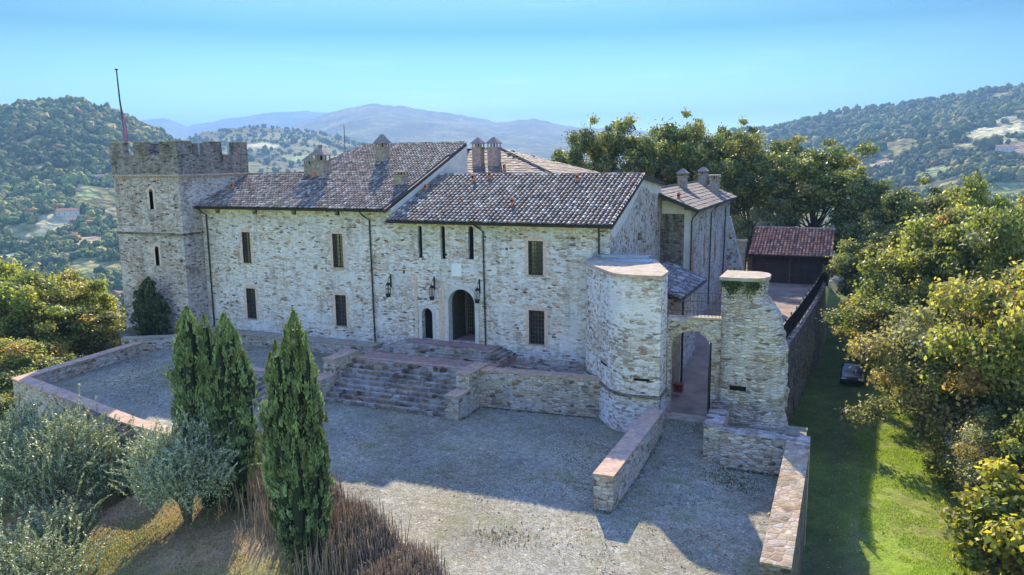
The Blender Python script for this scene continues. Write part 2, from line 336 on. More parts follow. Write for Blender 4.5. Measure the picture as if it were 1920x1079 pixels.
def gravelm(name):
    t = NT(name); c = t.obj()
    v = t.n('TexVoronoi', {'Vector': c, 'Scale': 22.}); sp = t.n('SeparateColor', {'Color': v.outputs['Color']})
    st = t.ramp(sp.outputs[0], [(0, (.12, .12, .095)), (.3, (.195, .20, .155)), (.7, (.25, .255, .20)), (1, (.36, .36, .29))])
    v2 = t.n('TexVoronoi', {'Vector': c, 'Scale': 7.}); s2 = t.n('SeparateColor', {'Color': v2.outputs['Color']})
    st = t.mix(.55, st, t.ramp(s2.outputs[1], [(0, .75), (.85, 1.05), (.95, 1.35)]), 'MULTIPLY')
    big = t.noise(c, .22, 6, .6); st = t.mix(.85, st, t.ramp(big, [(.32, .62), (.68, 1.25)]), 'MULTIPLY')
    st = t.mix(t.ramp(t.noise(t.map(c, loc=(7, 3, 0)), .13, 5, .65), [(.42, 0), (.62, .6)]), st, t.mix(1., st, (1.12, 1.0, .78), 'MULTIPLY'))
    st = t.mix(.75, st, t.ramp(t.noise(c, 2.2, 5, .75), [(.35, .7), (.68, 1.3)]), 'MULTIPLY')
    ms = t.noise(t.warp(c, .7, 1.), .45, 6, .72); mk = t.ramp(ms, [(.50, 0), (.68, .7)])
    grass = t.ramp(t.noise(c, 8, 4), [(.3, (.07, .09, .03)), (.7, (.17, .18, .07))])
    st = t.mix(mk, st, grass)
    lv = t.n('TexVoronoi', {'Vector': t.map(c, scale=(1, 1, .2)), 'Scale': 3.3}); ls = t.n('SeparateColor', {'Color': lv.outputs['Color']})
    leaf = t.math('MULTIPLY', t.ramp(lv.outputs['Distance'], [(.14, 1), (.2, 0)]), t.math('GREATER_THAN', ls.outputs[1], .62))
    leaf = t.math('MULTIPLY', leaf, t.ramp(t.noise(c, .3, 3), [(.46, 0), (.6, 1)]))
    st = t.mix(leaf, st, t.ramp(ls.outputs[2], [(0, (.08, .045, .025)), (.6, (.22, .12, .05)), (1, (.32, .2, .08))]))
    h = t.math('ADD', v.outputs['Distance'], t.math('MULTIPLY', t.noise(c, 4, 4), 1.2))
    return t.bsdf(st, .93, t.bump(h, .6, .03), spec=.15)
M = {}
M['ground'] = groundm('dry_grass_ground'); M['hill'] = hillm('wooded_hills'); M['gravel'] = gravelm('gravel')
M['facade'] = stone('lime_washed_rubble', wash=.46, stain=.34, lime=(.70, .69, .70), mortar=(.66, .61, .57), cols=[(0, (.12, .085, .07)), (.05, (.28, .19, .145)), (.14, (.46, .335, .245)), (.28, (.60, .50, .40)), (.42, (.44, .40, .38)), (.56, (.70, .66, .62)), (.70, (.54, .44, .36)), (.85, (.74, .71, .68)), (1, (.62, .585, .56))])
M['tower'] = stone('tower_rubble', wash=.34, stain=.45, lime=(.60, .545, .53), mortar=(.48, .43, .41), seed=3., cols=[(0, (.10, .075, .06)), (.08, (.22, .155, .12)), (.2, (.36, .27, .21)), (.4, (.46, .39, .33)), (.6, (.32, .28, .26)), (.8, (.54, .48, .44)), (1, (.44, .40, .37))])
M['battle'] = stone('weathered_battlement', wash=.12, stain=.75, lime=(.40, .38, .37), seed=5., dark=.66, moss=.05, cols=[(0, (.10, .08, .07)), (.2, (.30, .24, .20)), (.5, (.38, .34, .31)), (.8, (.48, .44, .41)), (1, (.34, .31, .29))])
M['wallcap'] = stone('lichened_wall_top', wash=.0, stain=.35, seed=51., sc3=(3.0, 3.0, 5.), mortar=(.32, .27, .19), bmp=.35, joint=.8, cols=[(0, (.16, .12, .08)), (.3, (.34, .27, .17)), (.6, (.27, .25, .21)), (.8, (.42, .34, .22)), (1, (.36, .33, .28))], moss=.25)
M['rubble'] = stone('bare_rubble', wash=.22, stain=.3, seed=11., sc3=(2.8, 2.8, 7.), mortar=(.5, .46, .41), cols=[(0, (.12, .09, .07)), (.1, (.26, .19, .13)), (.3, (.46, .38, .29)), (.5, (.36, .32, .28)), (.75, (.56, .50, .42)), (1, (.46, .41, .35))])
M['bastion'] = stone('bastion_rubble', wash=.50, stain=.14, seed=17., mortar=(.66, .61, .57), lime=(.74, .72, .71), cols=[(0, (.17, .12, .085)), (.12, (.32, .23, .16)), (.3, (.48, .38, .28)), (.5, (.40, .35, .30)), (.7, (.58, .51, .44)), (1, (.66, .60, .53))])
M['ruin'] = stone('ruined_masonry', wash=.30, stain=.35, seed=23., sc3=(2.5, 2.5, 7.8), bmp=.8, mortar=(.52, .47, .42), rnd=.95, cols=[(0, (.14, .11, .08)), (.1, (.30, .24, .18)), (.35, (.50, .43, .35)), (.55, (.40, .36, .31)), (.8, (.60, .54, .46)), (1, (.50, .46, .40))])
M['gable'] = stone('random_rubble', wash=.52, stain=.3, seed=29., sc3=(4., 4., 5.6), rnd=1.)
M['darkstone'] = stone('damp_rubble', wash=.08, stain=.9, seed=31., dark=.55)
M['retain'] = stone('retaining_rubble', wash=.02, stain=.85, seed=37., dark=.5, moss=.5)
M['garden'] = stone('garden_wall_rubble', wash=.16, stain=.22, seed=41., sc3=(2.8, 2.8, 6.2), cols=[(0, (.12, .09, .07)), (.08, (.26, .18, .12)), (.2, (.42, .31, .20)), (.4, (.54, .44, .31)), (.6, (.40, .34, .28)), (.8, (.60, .52, .42)), (1, (.50, .42, .32))])
M['steps'] = stone('mossy_step_stone', wash=.26, stain=.8, seed=43., sc3=(1.7, 2.6, 2.2), dark=.8, lime=(.46, .44, .42), bmp=.6)
M['plaster'] = plain('pale_plaster', (.50, .47, .43), .9, nscale=1.3, namt=.16, spec=.1)
M['brick'] = brickm('red_brick', (.42, .22, .15), (.50, .33, .24), (.48, .44, .40), gy=.25)
M['palebrick'] = brickm('pale_brick', (.60, .37, .29), (.66, .46, .37), (.55, .51, .47), gy=.1)
M['coping'] = brickm('brick_coping', (.44, .25, .16), (.52, .36, .22), (.40, .36, .31), bw=.3, bh=.14, rot=(0, 0, R(90)), gy=.45, flat=True)
M['copingx'] = brickm('brick_coping_crosswise', (.44, .27, .18), (.48, .33, .21), (.40, .36, .31), bw=.14, bh=.3, rot=(0, 0, R(90)), gy=.6, flat=True)
M['paving'] = brickm('worn_brick_paving', (.36, .19, .14), (.42, .28, .21), (.24, .2, .18), bw=.3, bh=.15, gy=.7, flat=True)
M['oldbrick'] = plain('old_brick_infill', (.34, .13, .08), .9, nscale=7, namt=.4)
M['capstone'] = plain('cap_screed', (.31, .275, .205), .9, nscale=2.2, namt=.28, spec=.1, bump=.3)
M['lead'] = plain('grey_sheet_metal', (.30, .33, .37), .45, .6, nscale=1.2, namt=.2)
M['gutter'] = plain('dark_gutter_metal', (.035, .033, .035), .45, .5, nscale=6)
M['iron'] = plain('black_iron', (.02, .02, .022), .55, .6, nscale=8)
M['paleiron'] = plain('galvanised_rail', (.42, .40, .36), .5, .5, nscale=8)
M['glass'] = plain('dark_window_glass', (.03, .034, .04), .10, 0, .8, nscale=.7, namt=.7)
M['grille'] = plain('rusty_grille', (.10, .075, .06), .7, .2, nscale=6)
M['void'] = plain('dark_interior', (.012, .012, .014), .95, 0, .02)
M['wood'] = plain('weathered_dark_wood', (.055, .04, .03), .8, nscale=5, namt=.4, bump=.3)
M['plank'] = brickm('dark_stained_boards', (.055, .038, .032), (.075, .05, .04), (.02, .015, .012), bw=.18, bh=4., gy=.1)
M['tile'] = tilem('old_roof_tiles'); M['redtile'] = tilem('red_roof_tiles', (1.1, .95, .8), .25)
M['slab'] = tilem('stone_roof_slabs', (.74, .74, .74), .5)
M['under'] = plain('roof_underlay', (.045, .035, .03), .95)
M['terra'] = plain('terracotta', (.42, .15, .08), .75, nscale=6, namt=.3)
M['chim'] = plain('chimney_render', (.25, .205, .175), .9, nscale=4, namt=.4, bump=.3)
M['leaf'] = leafm('oak_leaves', .35); M['leafy'] = leafm('autumn_leaves', .45); M['needle'] = leafm('cypress_foliage', .15, .7)
M['olive'] = leafm('olive_leaves', .2, .45, spec=.5); M['bark'] = plain('bark', (.11, .085, .06), .95, nscale=9, namt=.5, bump=.6)
M['twig'] = leafm('dry_twigs', .0, .9); M['grass'] = leafm('grass_blades', .4, .6); 
_t = NT('far_tree_crowns'); _c = _t.obj(); _n = _t.noise(_c, .7, 5, .75)
M['wood_far'] = _t.bsdf(_t.mix(1., _t.attr(), _t.ramp(_n, [(.36, .3), (.62, 1.7)]), 'MULTIPLY'), .95, _t.bump(_n, 1., 2.2), spec=.05)
# ---- near ground
NX, NY = 300, 270
gx, gy = np.meshgrid(np.linspace(-135, 65, NX), np.linspace(-62, 118, NY)); gz = zground(gx, gy)
def gridfaces(nu, nv):
    i = np.arange(nu*nv).reshape(nv, nu)
    return np.stack([i[:-1, :-1].ravel(), i[:-1, 1:].ravel(), i[1:, 1:].ravel(), i[1:, :-1].ravel()], 1)
V = np.stack([gx.ravel(), gy.ravel(), gz.ravel()], 1); F = gridfaces(NX, NY)
fx, fy = V[:, 0], V[:, 1]
dry = fbm(fx/4., fy/4., 5)[:, None]; dry = np.clip((dry-.38)*4, 0, 1)
bank = (1-dry)*np.array([.125, .15, .045])+dry*np.array([.30, .22, .115])
lane = (1-dry*.5)*np.array([.20, .30, .035])+dry*.5*np.array([.20, .18, .08])
islane = (sstep(-5, -4.4, fx)*(1-sstep(4.2, 6, fx)))[:, None]
track = (np.exp(-((fx-(1.0+.03*(fy)))/.3)**2)+np.exp(-((fx-(-.6+.03*fy))/.3)**2))[:, None]*.55*np.clip(fbm(fx/2, fy/2, 3)*2-.4, 0, 1)[:, None]
lane = lane*(1-track)+track*np.array([.22, .20, .15])
dirt = (sstep(-5, -13, fy)*(1-sstep(.2, 1.6, fx+.12*(fy+12))))[:, None]*.7
lane = lane*(1-dirt)+dirt*np.array([.15, .14, .12])
lane_shade = (1-sstep(-.3, 2.2, fx+.5*(fbm(fx/2, fy/2, 3)-.5)))[:, None]*.8  # shade on the wall side, painted into the grass as a darker mossy tone
lane = lane*(1-lane_shade)+lane_shade*np.array([.07, .09, .03])
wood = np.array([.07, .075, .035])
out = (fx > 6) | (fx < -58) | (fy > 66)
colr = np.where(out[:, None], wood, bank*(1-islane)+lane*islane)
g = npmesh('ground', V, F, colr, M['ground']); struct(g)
# ---- far hills on a polar grid
az = np.radians(np.concatenate([np.arange(-110, -68, .6), np.arange(-68, 24, .14), np.arange(24, 80, .8)]))
rr = np.concatenate([np.geomspace(95, 700, 70), np.geomspace(706, 3000, 230), np.geomspace(3020, 12500, 150)])
A, RR = np.meshgrid(az, rr); hx = RR*np.sin(A); hy = RR*np.cos(A)-47.5; hz = zground(hx, hy)
inn = (hx > -134) & (hx < 64) & (hy > -61) & (hy < 117); hz = np.where(inn, hz-3, hz)
# uneven tree-top surface on the far ridges
amp = np.where(RR > 1300, 1, 0)*np.clip(RR/1000, 1, 9)*1.6
hz = hz+amp*(fbm(hx/(9*np.clip(RR/1400, 1, 9)), hy/(9*np.clip(RR/1400, 1, 9)), 3)-.5)*2
fm, fc = fieldmask(hx, hy)
q = fbm(hx/130, hy/130, 5)[..., None]; q2 = np.clip((fbm(hx/37+50, hy/37, 4)[..., None]-.3)*2.2, 0, 1)
q = np.clip((q-.36)*3.4, 0, 1)
cw_ = (1-q)*np.array([.06, .09, .035])+q*np.array([.20, .21, .075]); cw_ = cw_*(1-q2*.5)+q2*.5*np.array([.24, .19, .08])
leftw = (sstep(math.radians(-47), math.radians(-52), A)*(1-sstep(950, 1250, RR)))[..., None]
cw_ = cw_*(1-leftw*.7)+leftw*.7*((1-q)*np.array([.24, .25, .09])+q*np.array([.44, .38, .18]))  # left slope ground yellower, also lightened in place of haze
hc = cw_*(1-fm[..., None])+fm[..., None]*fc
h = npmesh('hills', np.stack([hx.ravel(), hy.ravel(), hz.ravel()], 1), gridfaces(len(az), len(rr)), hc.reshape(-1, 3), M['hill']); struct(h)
# ---- woods on the hills: uncountable crowns in one mesh
rg = np.random.RandomState(3)
def ico():
    import bmesh
    b = bmesh.new(); bmesh.ops.create_icosphere(b, subdivisions=2, radius=1); b.verts.ensure_lookup_table()
    v = np.array([x.co[:] for x in b.verts]); f = np.array([[q.index for q in p.verts] for p in b.faces]); b.free(); return v, f
IV, IF = ico()
def scatter(n, a0, a1, r0, r1):
    a = np.radians(rg.uniform(a0, a1, n)); r = np.sqrt(rg.uniform(r0**2, r1**2, n)); return r*np.sin(a), r*np.cos(a)-47.5
xs, ys = [], []
for n, a in ((15000, (-64, -44, 250, 1050)), (12000, (-64, -44, 1050, 1560)), (7000, (-2, 20, 260, 1300)), (8500, (-12, 20, 1300, 2400)), (2200, (-46, -10, 1700, 2750))):
    x, y = scatter(n, *a); xs.append(x); ys.append(y)
x = np.concatenate(xs); y = np.concatenate(ys); r = np.hypot(x, y+47.5)
m, _ = fieldmask(x, y); cl = fbm(x/55+3, y/55+8, 4)
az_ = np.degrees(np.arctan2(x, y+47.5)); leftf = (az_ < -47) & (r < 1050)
keep = (m < .3) & (cl > np.where(leftf, .46, .37)) & ~((x > -150) & (x < 70) & (y > -70) & (y < 125))
x, y, r, cl = x[keep], y[keep], r[keep], cl[keep]; leftf = leftf[keep]; N = len(x)
s = rg.lognormal(1.02, .38, N).clip(1.3, 6)*(.6+.8*fbm(x/70+20, y/70, 3))*np.where(r > 1300, 1.35, 1.)*np.where(leftf, .8, 1); z = zground(x, y)
ang = rg.uniform(0, 6.3, N); ca, sa = np.cos(ang), np.sin(ang)
nv = len(IV); W = np.empty((N, nv, 3), np.float32)
jit = 1+rg.uniform(-.42, .42, (N, nv))
px_ = IV[None, :, 0]*jit; py_ = IV[None, :, 1]*jit; pz_ = IV[None, :, 2]*jit*rg.uniform(.8, 1.35, (N, 1))
W[..., 0] = x[:, None]+s[:, None]*(px_*ca[:, None]-py_*sa[:, None]); W[..., 1] = y[:, None]+s[:, None]*(px_*sa[:, None]+py_*ca[:, None])
W[..., 2] = z[:, None]+s[:, None]*(.65+pz_)
pal = np.array([(.07, .105, .04), (.10, .135, .045), (.15, .175, .055), (.24, .22, .07), (.22, .14, .06), (.05, .08, .04)])
pc = pal[rg.choice(6, N, p=[.26, .24, .24, .12, .03, .11])]; pc = pc*(.7+.9*fbm(x/160, y/160, 4))[:, None]; pc[leftf] = pc[leftf]*1.45  # left slope crowns lightened, haze put into their colour
cc = (pc[:, None, :]*rg.uniform(.75, 1.25, (N, nv, 1))).reshape(-1, 3)
FF = (IF[None]+(np.arange(N)*nv)[:, None, None]).reshape(-1, 3)
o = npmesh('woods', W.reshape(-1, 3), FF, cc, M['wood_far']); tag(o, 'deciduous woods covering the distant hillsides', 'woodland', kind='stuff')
print('woods', N)
# ---- hazy air
mb = MB(); mb.box((-13000, -1500, -420), (9000, 13500, 760)); t = NT('haze_air')
vol = t.n('VolumePrincipled', {'Color': (.25, .46, .76, 1), 'Density': .00018, 'Anisotropy': .0}); t.t.links.new(vol.outputs[0], t.out.inputs['Volume'])
hzo = mb.build('haze', t.mat); tag(hzo, kind='stuff', label='pale blue haze in the air over the valley', cat='haze')
rnd = random.Random(5)
# ------------------------------------------------------------ masonry walls with openings
def arch_loop(u, z0, w, zs, n=10, rise=None):
    """opening centred at u: sill z0, width w, springing height zs, round head"""
    r = w/2; rise = r if rise is None else rise
    L = [(u-r, z0), (u+r, z0)]
    L += [(u+r*math.cos(math.pi*k/n), zs+rise*math.sin(math.pi*k/n)) for k in range(n+1)]
    return L
def rect_loop(u0, z0, u1, z1): return [(u0, z0), (u1, z0), (u1, z1), (u0, z1)]
def panel(mb, org, ud, nrm, outline, holes=(), depth=.4, m=0, mr=None):
    """flat wall in (u, z); org point, ud unit direction (2D), nrm outward normal (2D)"""
    P = lambda u, z, d=0: (org[0]+ud[0]*u-nrm[0]*d, org[1]+ud[1]*u-nrm[1]*d, z)
    loops = [[Vector((u, z, 0)) for u, z in outline]]+[[Vector((u, z, 0)) for u, z in h] for h in holes]
    tris = tessellate_polygon(loops); flat = [p for l in loops for p in l]
    flip = (ud[0]*nrm[1]-ud[1]*nrm[0]) > 0
    for t in tris:
        a, b, c = [flat[i] for i in t]
        ar = (b-a).cross(c-a).z
        if abs(ar) < 1e-9: continue
        q = [a, b, c] if ar > 0 else [a, c, b]
        if flip: q = q[::-1]
        mb.face([P(p.x, p.y) for p in q], m)
    for h in holes:
        for k in range(len(h)):
            (u0, z0), (u1, z1) = h[k], h[(k+1) % len(h)]
            mb.face([P(u0, z0), P(u1, z1), P(u1, z1, depth), P(u0, z0, depth)], m if mr is None else mr)
def ring(mb, org, ud, nrm, inner, outer, proud=.02, back=.12, m=0):
    P = lambda u, z, d: (org[0]+ud[0]*u+nrm[0]*d, org[1]+ud[1]*u+nrm[1]*d, z)
    n = len(inner)
    for k in range(n-1):
        a, b, c, d = inner[k], inner[k+1], outer[k+1], outer[k]
        mb.face([P(*a, proud), P(*b, proud), P(*c, proud), P(*d, proud)], m)
        mb.face([P(*a, -back), P(*b, -back), P(*b, proud), P(*a, proud)], m)
        mb.face([P(*d, 0), P(*c, 0), P(*c, proud), P(*d, proud)], m)
def putlogs(n, u0, u1, zs, avoid, r=rnd):
    H = []
    for z in zs:
        for k in range(n):
            u = u0+(u1-u0)*(k+.5)/n+r.uniform(-.5, .5); zz = z+r.uniform(-.12, .12); s = r.uniform(.07, .12)
            if r.random() < .75 and not any(a[0]-.5 < u < a[1]+.5 and a[2]-.4 < zz < a[3]+.4 for a in avoid):
                H.append(rect_loop(u-s, zz-s, u+s*r.uniform(.7, 1.2), zz+s))
    return H
def backs(mb, org, ud, nrm, holes, depth, m=0):
    for h in holes:
        mb.face([(org[0]+ud[0]*u-nrm[0]*(depth-.01), org[1]+ud[1]*u-nrm[1]*(depth-.01), z) for u, z in h], m)
def window(parent, org, ud, nrm, u0, z0, u1, z1, sur=None, grille=True, arch=False, mur='palebrick', depth=.28, name='window', lab=None):
    """glass pane with a sub-part surround, frame and iron grille"""
    P = lambda u, z, d=0: (org[0]+ud[0]*u-nrm[0]*d, org[1]+ud[1]*u-nrm[1]*d, z)
    mb = MB(); e = .02
    mb.face([P(u0-e, z0-e, depth), P(u1+e, z0-e, depth), P(u1+e, z1+.02, depth), P(u0-e, z1+.02, depth)])
    w = mb.build(name, M['glass'], parent)
    if lab: w['label'] = lab
    fr = MB(); t = .05
    for a, b, c, d in ((u0, z0, u0+t, z1), (u1-t, z0, u1, z1), (u0+t, z0, u1-t, z0+t), (u0+t, z1-t, u1-t, z1), ((u0+u1)/2-.02, z0+t, (u0+u1)/2+.02, z1-t)):
        A, B, Cc, D = P(a, b, depth-.015), P(c, b, depth-.015), P(c, d, depth-.015), P(a, d, depth-.015)
        E_, F_, G_, H_ = P(a, b, depth-.06), P(c, b, depth-.06), P(c, d, depth-.06), P(a, d, depth-.06)
        fr.hexa([A, B, F_, E_, D, Cc, G_, H_])
    fr.build('frame', M['wood'], w)
    if grille:
        g = MB(); nb = max(3, int((u1-u0)/.19)); nh = max(3, int((z1-z0)/.28))
        for k in range(nb+1): u = u0+.03+(u1-u0-.06)*k/nb; g.tube([P(u, z0, .06), P(u, z1, .06)], .016, 4)
        for k in range(nh+1): z = z0+.03+(z1-z0-.06)*k/nh; g.tube([P(u0, z, .06), P(u1, z, .06)], .016, 4)
        g.build('grille', M['grille'], w)
    if sur:
        s = MB(); k = sur
        inn = [(u0, z0), (u0, z1), ((u0+u1)/2, z1+.03), (u1, z1), (u1, z0)]
        out = [(u0-k, z0), (u0-k, z1+.02), ((u0+u1)/2, z1+k*1.35), (u1+k, z1+.02), (u1+k, z0)]
        inn = [inn[0]]+[(u0, z1)]+[(u0+(u1-u0)*q/8, z1+.05*math.sin(math.pi*q/8)) for q in range(1, 8)]+[(u1, z1), (u1, z0)]
        out = [(u0-k, z0)]+[(u0-k, z1-.05)]+[(u0-k*.8+(u1-u0+1.6*k)*q/8, z1+k*.9+.18*math.sin(math.pi*q/8)) for q in range(1, 8)]+[(u1+k, z1-.05), (u1+k, z0)]
        # ragged brick jambs
        J = []
        ring(s, org, ud, nrm, inn, out, .012, .2)
        nz = int((z1-z0)/.3)
        for q in range(nz):
            zz = z0+q*.3; dk = .10 if q % 2 else 0
            if dk:
                for side in (-1, 1):
                    a = (u0-k-dk) if side < 0 else u1+k; 
                    s.face([P(a, zz, -.008), P(a+dk, zz, -.008), P(a+dk, zz+.28, -.008), P(a, zz+.28, -.008)])
        s.face([P(u0-k, z0-.09, -.02), P(u1+k, z0-.09, -.02), P(u1+k, z0, -.02), P(u0-k, z0, -.02)])
        s.face([P(u0-k, z0, -.02), P(u1+k, z0, -.02), P(u1+k, z0+.01, .28), P(u0-k, z0+.01, .28)])
        s.build('brick_surround', M[mur], w)
    sl = MB(); A_, B_ = P(u0-.06, z0-.05, -.06), P(u1+.06, z0-.05, -.06); C_, D_ = P(u1+.06, z0-.05, .2), P(u0-.06, z0-.05, .2)
    sl.hexa([A_, B_, C_, D_]+[(q[0], q[1], q[2]+.07) for q in (A_, B_, C_, D_)]); sl.build('sill', M['capstone'], w)
    return w
# ------------------------------------------------------------ roofs
def inpoly(poly, x, y):
    c = False; n = len(poly)
    for i in range(n):
        (x0, y0), (x1, y1) = poly[i], poly[i-1]
        if (y0 > y) != (y1 > y) and x < (x1-x0)*(y-y0)/(y1-y0)+x0: c = not c
    return c
PALT = [((.075, .06, .048), 5), ((.16, .12, .088), 5), ((.22, .125, .08), 2), ((.22, .195, .155), 4), ((.40, .37, .30), 4), ((.04, .034, .03), 4), ((.24, .175, .125), 2)]
PALR = [((.46, .20, .11), 6), ((.52, .28, .17), 5), ((.24, .10, .07), 4), ((.42, .27, .2), 2), ((.14, .09, .07), 2)]
PALS = [((.11, .09, .07), 5), ((.15, .125, .10), 4), ((.085, .075, .062), 4), ((.22, .19, .155), 2), ((.07, .06, .055), 2)]
def pick(p, r):
    t = r.uniform(0, sum(a[1] for a in p))
    for c, wgt in p:
        t -= wgt
        if t <= 0: break
    k = r.uniform(.8, 1.25); return tuple(q*k for q in c)
def tiles(mb, poly, org, ud, vd, pitch=.3, expo=.42, pal=PALT, r=rnd, kind='coppi', thick=.02):
    """poly in (u, v) on the slope; org 3D; ud along eave, vd up the slope (unit)"""
    ud, vd, org = Vector(ud), Vector(vd), Vector(org); nn = ud.cross(vd).normalized()
    if nn.z < 0: nn = -nn
    us = [p[0] for p in poly]; vs_ = [p[1] for p in poly]
    # underlay
    mb.face([org+ud*p[0]+vd*p[1]-nn*.01 for p in poly], 1)
    nu = int((max(us)-min(us))/pitch)+1; nv = int((max(vs_)-min(vs_))/expo)+1
    for i in range(nu):
        cu = min(us)+(i+.5)*pitch; wob = r.uniform(-.015, .015)
        for j in range(nv):
            v0 = min(vs_)+j*expo; 
            if not inpoly(poly, cu, v0+expo*.5): continue
            c = pick(pal, r)
            if kind == 'slab':
                off = (j % 2)*pitch*.5; w = pitch*r.uniform(.9, 1.04)/2; u = cu+off-pitch*.25; lift = r.uniform(.03, .07)
                a = [(u-w, v0-r.uniform(0, .05)), (u+w, v0-r.uniform(0, .05)), (u+w, v0+expo*1.15), (u-w, v0+expo*1.15)]
                P = [org+ud*p+vd*q+nn*(lift if k < 2 else .012) for k, (p, q) in enumerate(a)]
                mb.hexa([P[0]-nn*.045, P[1]-nn*.045, P[2]-nn*.03, P[3]-nn*.03, P[0], P[1], P[2], P[3]], 0, c)
                continue
            rl = pitch*.36*r.uniform(.95, 1.05); ru = rl*.82; lift = r.uniform(.035, .05); sk = r.uniform(-.022, .022)+wob
            L, U = [], []
            for k in range(6):
                t = math.pi*k/5
                L.append(org+ud*(cu+sk+rl*math.cos(t))+vd*(v0-.03+r.uniform(-.03, .03))+nn*(lift+rl*.95*math.sin(t)))
                U.append(org+ud*(cu+wob+ru*math.cos(t))+vd*(v0+expo*1.08)+nn*(.012+ru*.9*math.sin(t)))
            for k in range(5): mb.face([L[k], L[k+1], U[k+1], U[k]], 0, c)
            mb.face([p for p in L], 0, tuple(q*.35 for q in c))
            # channel tile between, colour darkened to paint shade into the trough
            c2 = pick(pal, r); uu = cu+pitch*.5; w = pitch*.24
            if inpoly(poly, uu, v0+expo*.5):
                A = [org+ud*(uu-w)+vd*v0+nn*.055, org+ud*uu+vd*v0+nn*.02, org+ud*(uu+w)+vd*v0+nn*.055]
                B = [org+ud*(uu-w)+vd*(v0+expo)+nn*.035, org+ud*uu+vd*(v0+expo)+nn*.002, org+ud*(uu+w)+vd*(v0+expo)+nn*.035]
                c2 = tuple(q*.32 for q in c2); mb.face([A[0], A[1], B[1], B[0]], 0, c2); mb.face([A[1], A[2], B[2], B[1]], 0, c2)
def ridge(mb, a, b, r=rnd, rad=.13, step=.42, pal=PALT):
    a, b = Vector(a), Vector(b); d = (b-a); L = d.length; d.normalize(); s = d.cross(Vector((0, 0, 1))).normalized(); up = s.cross(d)
    for k in range(int(L/step)):
        p = a+d*k*step; q = a+d*min(L, k*step+step*1.1); c = pick(pal, r); A, B = [], []
        for i in range(6):
            t = math.pi*i/5; A.append(p+s*rad*1.08*math.cos(t)+up*(rad*1.05*math.sin(t)+.02)); B.append(q+s*rad*.9*math.cos(t)+up*rad*.88*math.sin(t))
        for i in range(5): mb.face([A[i], A[i+1], B[i+1], B[i]], 0, c)
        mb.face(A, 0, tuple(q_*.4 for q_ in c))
def slope_tiles(mb, pts, axis, **kw):
    """pts 3D polygon, all on one plane; first two are the eave"""
    P = [Vector(p) for p in pts]; u = (P[1]-P[0]).normalized(); n = u.cross(P[2]-P[1]).normalized(); v = n.cross(u)
    if v.z < 0: v = -v
    poly = [((p-P[0]).dot(u), (p-P[0]).dot(v)) for p in P]
    tiles(mb, poly, P[0], u, v, **kw)
def gutter_(parent, a, b, r=.075, name='gutter'):
    mb = MB(); a, b = Vector(a), Vector(b); d = (b-a).normalized(); s = Vector((d.y, -d.x, 0)).normalized(); n = 8; A = []; B = []
    for k in range(n+1):
        t = math.pi+math.pi*k/n; o = s*(r*math.cos(t))+Vector((0, 0, r*math.sin(t))); A.append(a+o); B.append(b+o)
    for k in range(n):
        mb.face([A[k], A[k+1], B[k+1], B[k]]); mb.face([A[k]+Vector((0, 0, .012)), B[k]+Vector((0, 0, .012)), B[k+1]+Vector((0, 0, .012)), A[k+1]+Vector((0, 0, .012))])
    return mb.build(name, M['gutter'], parent)
def pipe_(parent, pts, r=.055):
    mb = MB(); mb.tube(pts, r, 8)
    P = [Vector(p) for p in pts]; L = (P[-1]-P[-2])
    for k in range(1, 5): q = P[-2]+L*(k/5); mb.tube([q-L.normalized()*.03, q+L.normalized()*.03], r*1.35, 8)
    return mb.build('downpipe', M['gutter'], parent, smooth=False)
def chimney(parent, x, y, zb, h, w=.7, d=.6, style='hut', capm='tile', lab=None, colr=(1, 1, 1)):
    """body + flared collar + ventilated head + little roof, one mesh of three materials"""
    mb = MB(); hb = h*.62
    mb.box((x-w/2, y-d/2, zb-.9), (x+w/2, y+d/2, zb+hb), 0)
    mb.box((x-w/2-.07, y-d/2-.07, zb+hb), (x+w/2+.07, y+d/2+.07, zb+hb+.07), 0)
    z1 = zb+hb+.07; z2 = z1+h*.16
    n = 3 if w > .6 else 2
    for sx in range(n+1):
        px_ = x-w/2+.05+(w-.1)*sx/n
        for py_ in (y-d/2+.05, y+d/2-.05): mb.box((px_-.045, py_-.045, z1), (px_+.045, py_+.045, z2), 0)
    mb.box((x-.08, y-.08, z1), (x+.08, y+.08, z2), 2)
    ex = .12
    if style == 'flat':
        mb.box((x-w/2-ex, y-d/2-ex, z2), (x+w/2+ex, y+d/2+ex, z2+.09), 1, (.30, .27, .25))
    else:
        e = [(x-w/2-ex, y-d/2-ex), (x+w/2+ex, y-d/2-ex), (x+w/2+ex, y+d/2+ex), (x-w/2-ex, y+d/2+ex)]
        mb.prism(e, z2, z2+.06, 1, c=(.2, .16, .14))
        zt = z2+.06+h*(.26 if style != 'hut2' else .34); a = (x-.07, y, zt) ; 
        tp = [(x-.08, y-.08), (x+.08, y-.08), (x+.08, y+.08), (x-.08, y+.08)]
        mb.prism(e, z2+.06, zt, 1, top=tp, c=(.17, .14, .13))
        if style == 'cap': mb.box((x-.12, y-.12, zt), (x+.12, y+.12, zt+.18), 1, (.15, .13, .12))
    o = mb.build('chimney', [M['chim'], M['tile'], M['void']], parent)
    if lab: o['label'] = lab
    return o
def ventpot(parent, x, y, z):
    mb = MB(); mb.tube([(x, y, z-.2), (x, y, z+.42)], .13, 10); mb.tube([(x, y, z+.42), (x, y, z+.50), (x, y, z+.56)], [.16, .12, .03], 10)
    mb.box((x-.07, y-.145, z+.22), (x+.07, y-.11, z+.36), 1)
    return mb.build('vent_pot', [M['terra'], M['void']], parent)
S1 = .37; z1 = lambda y: 11.6+S1*(y+.7); z2 = lambda y: 10.85+S1*(y+.7)
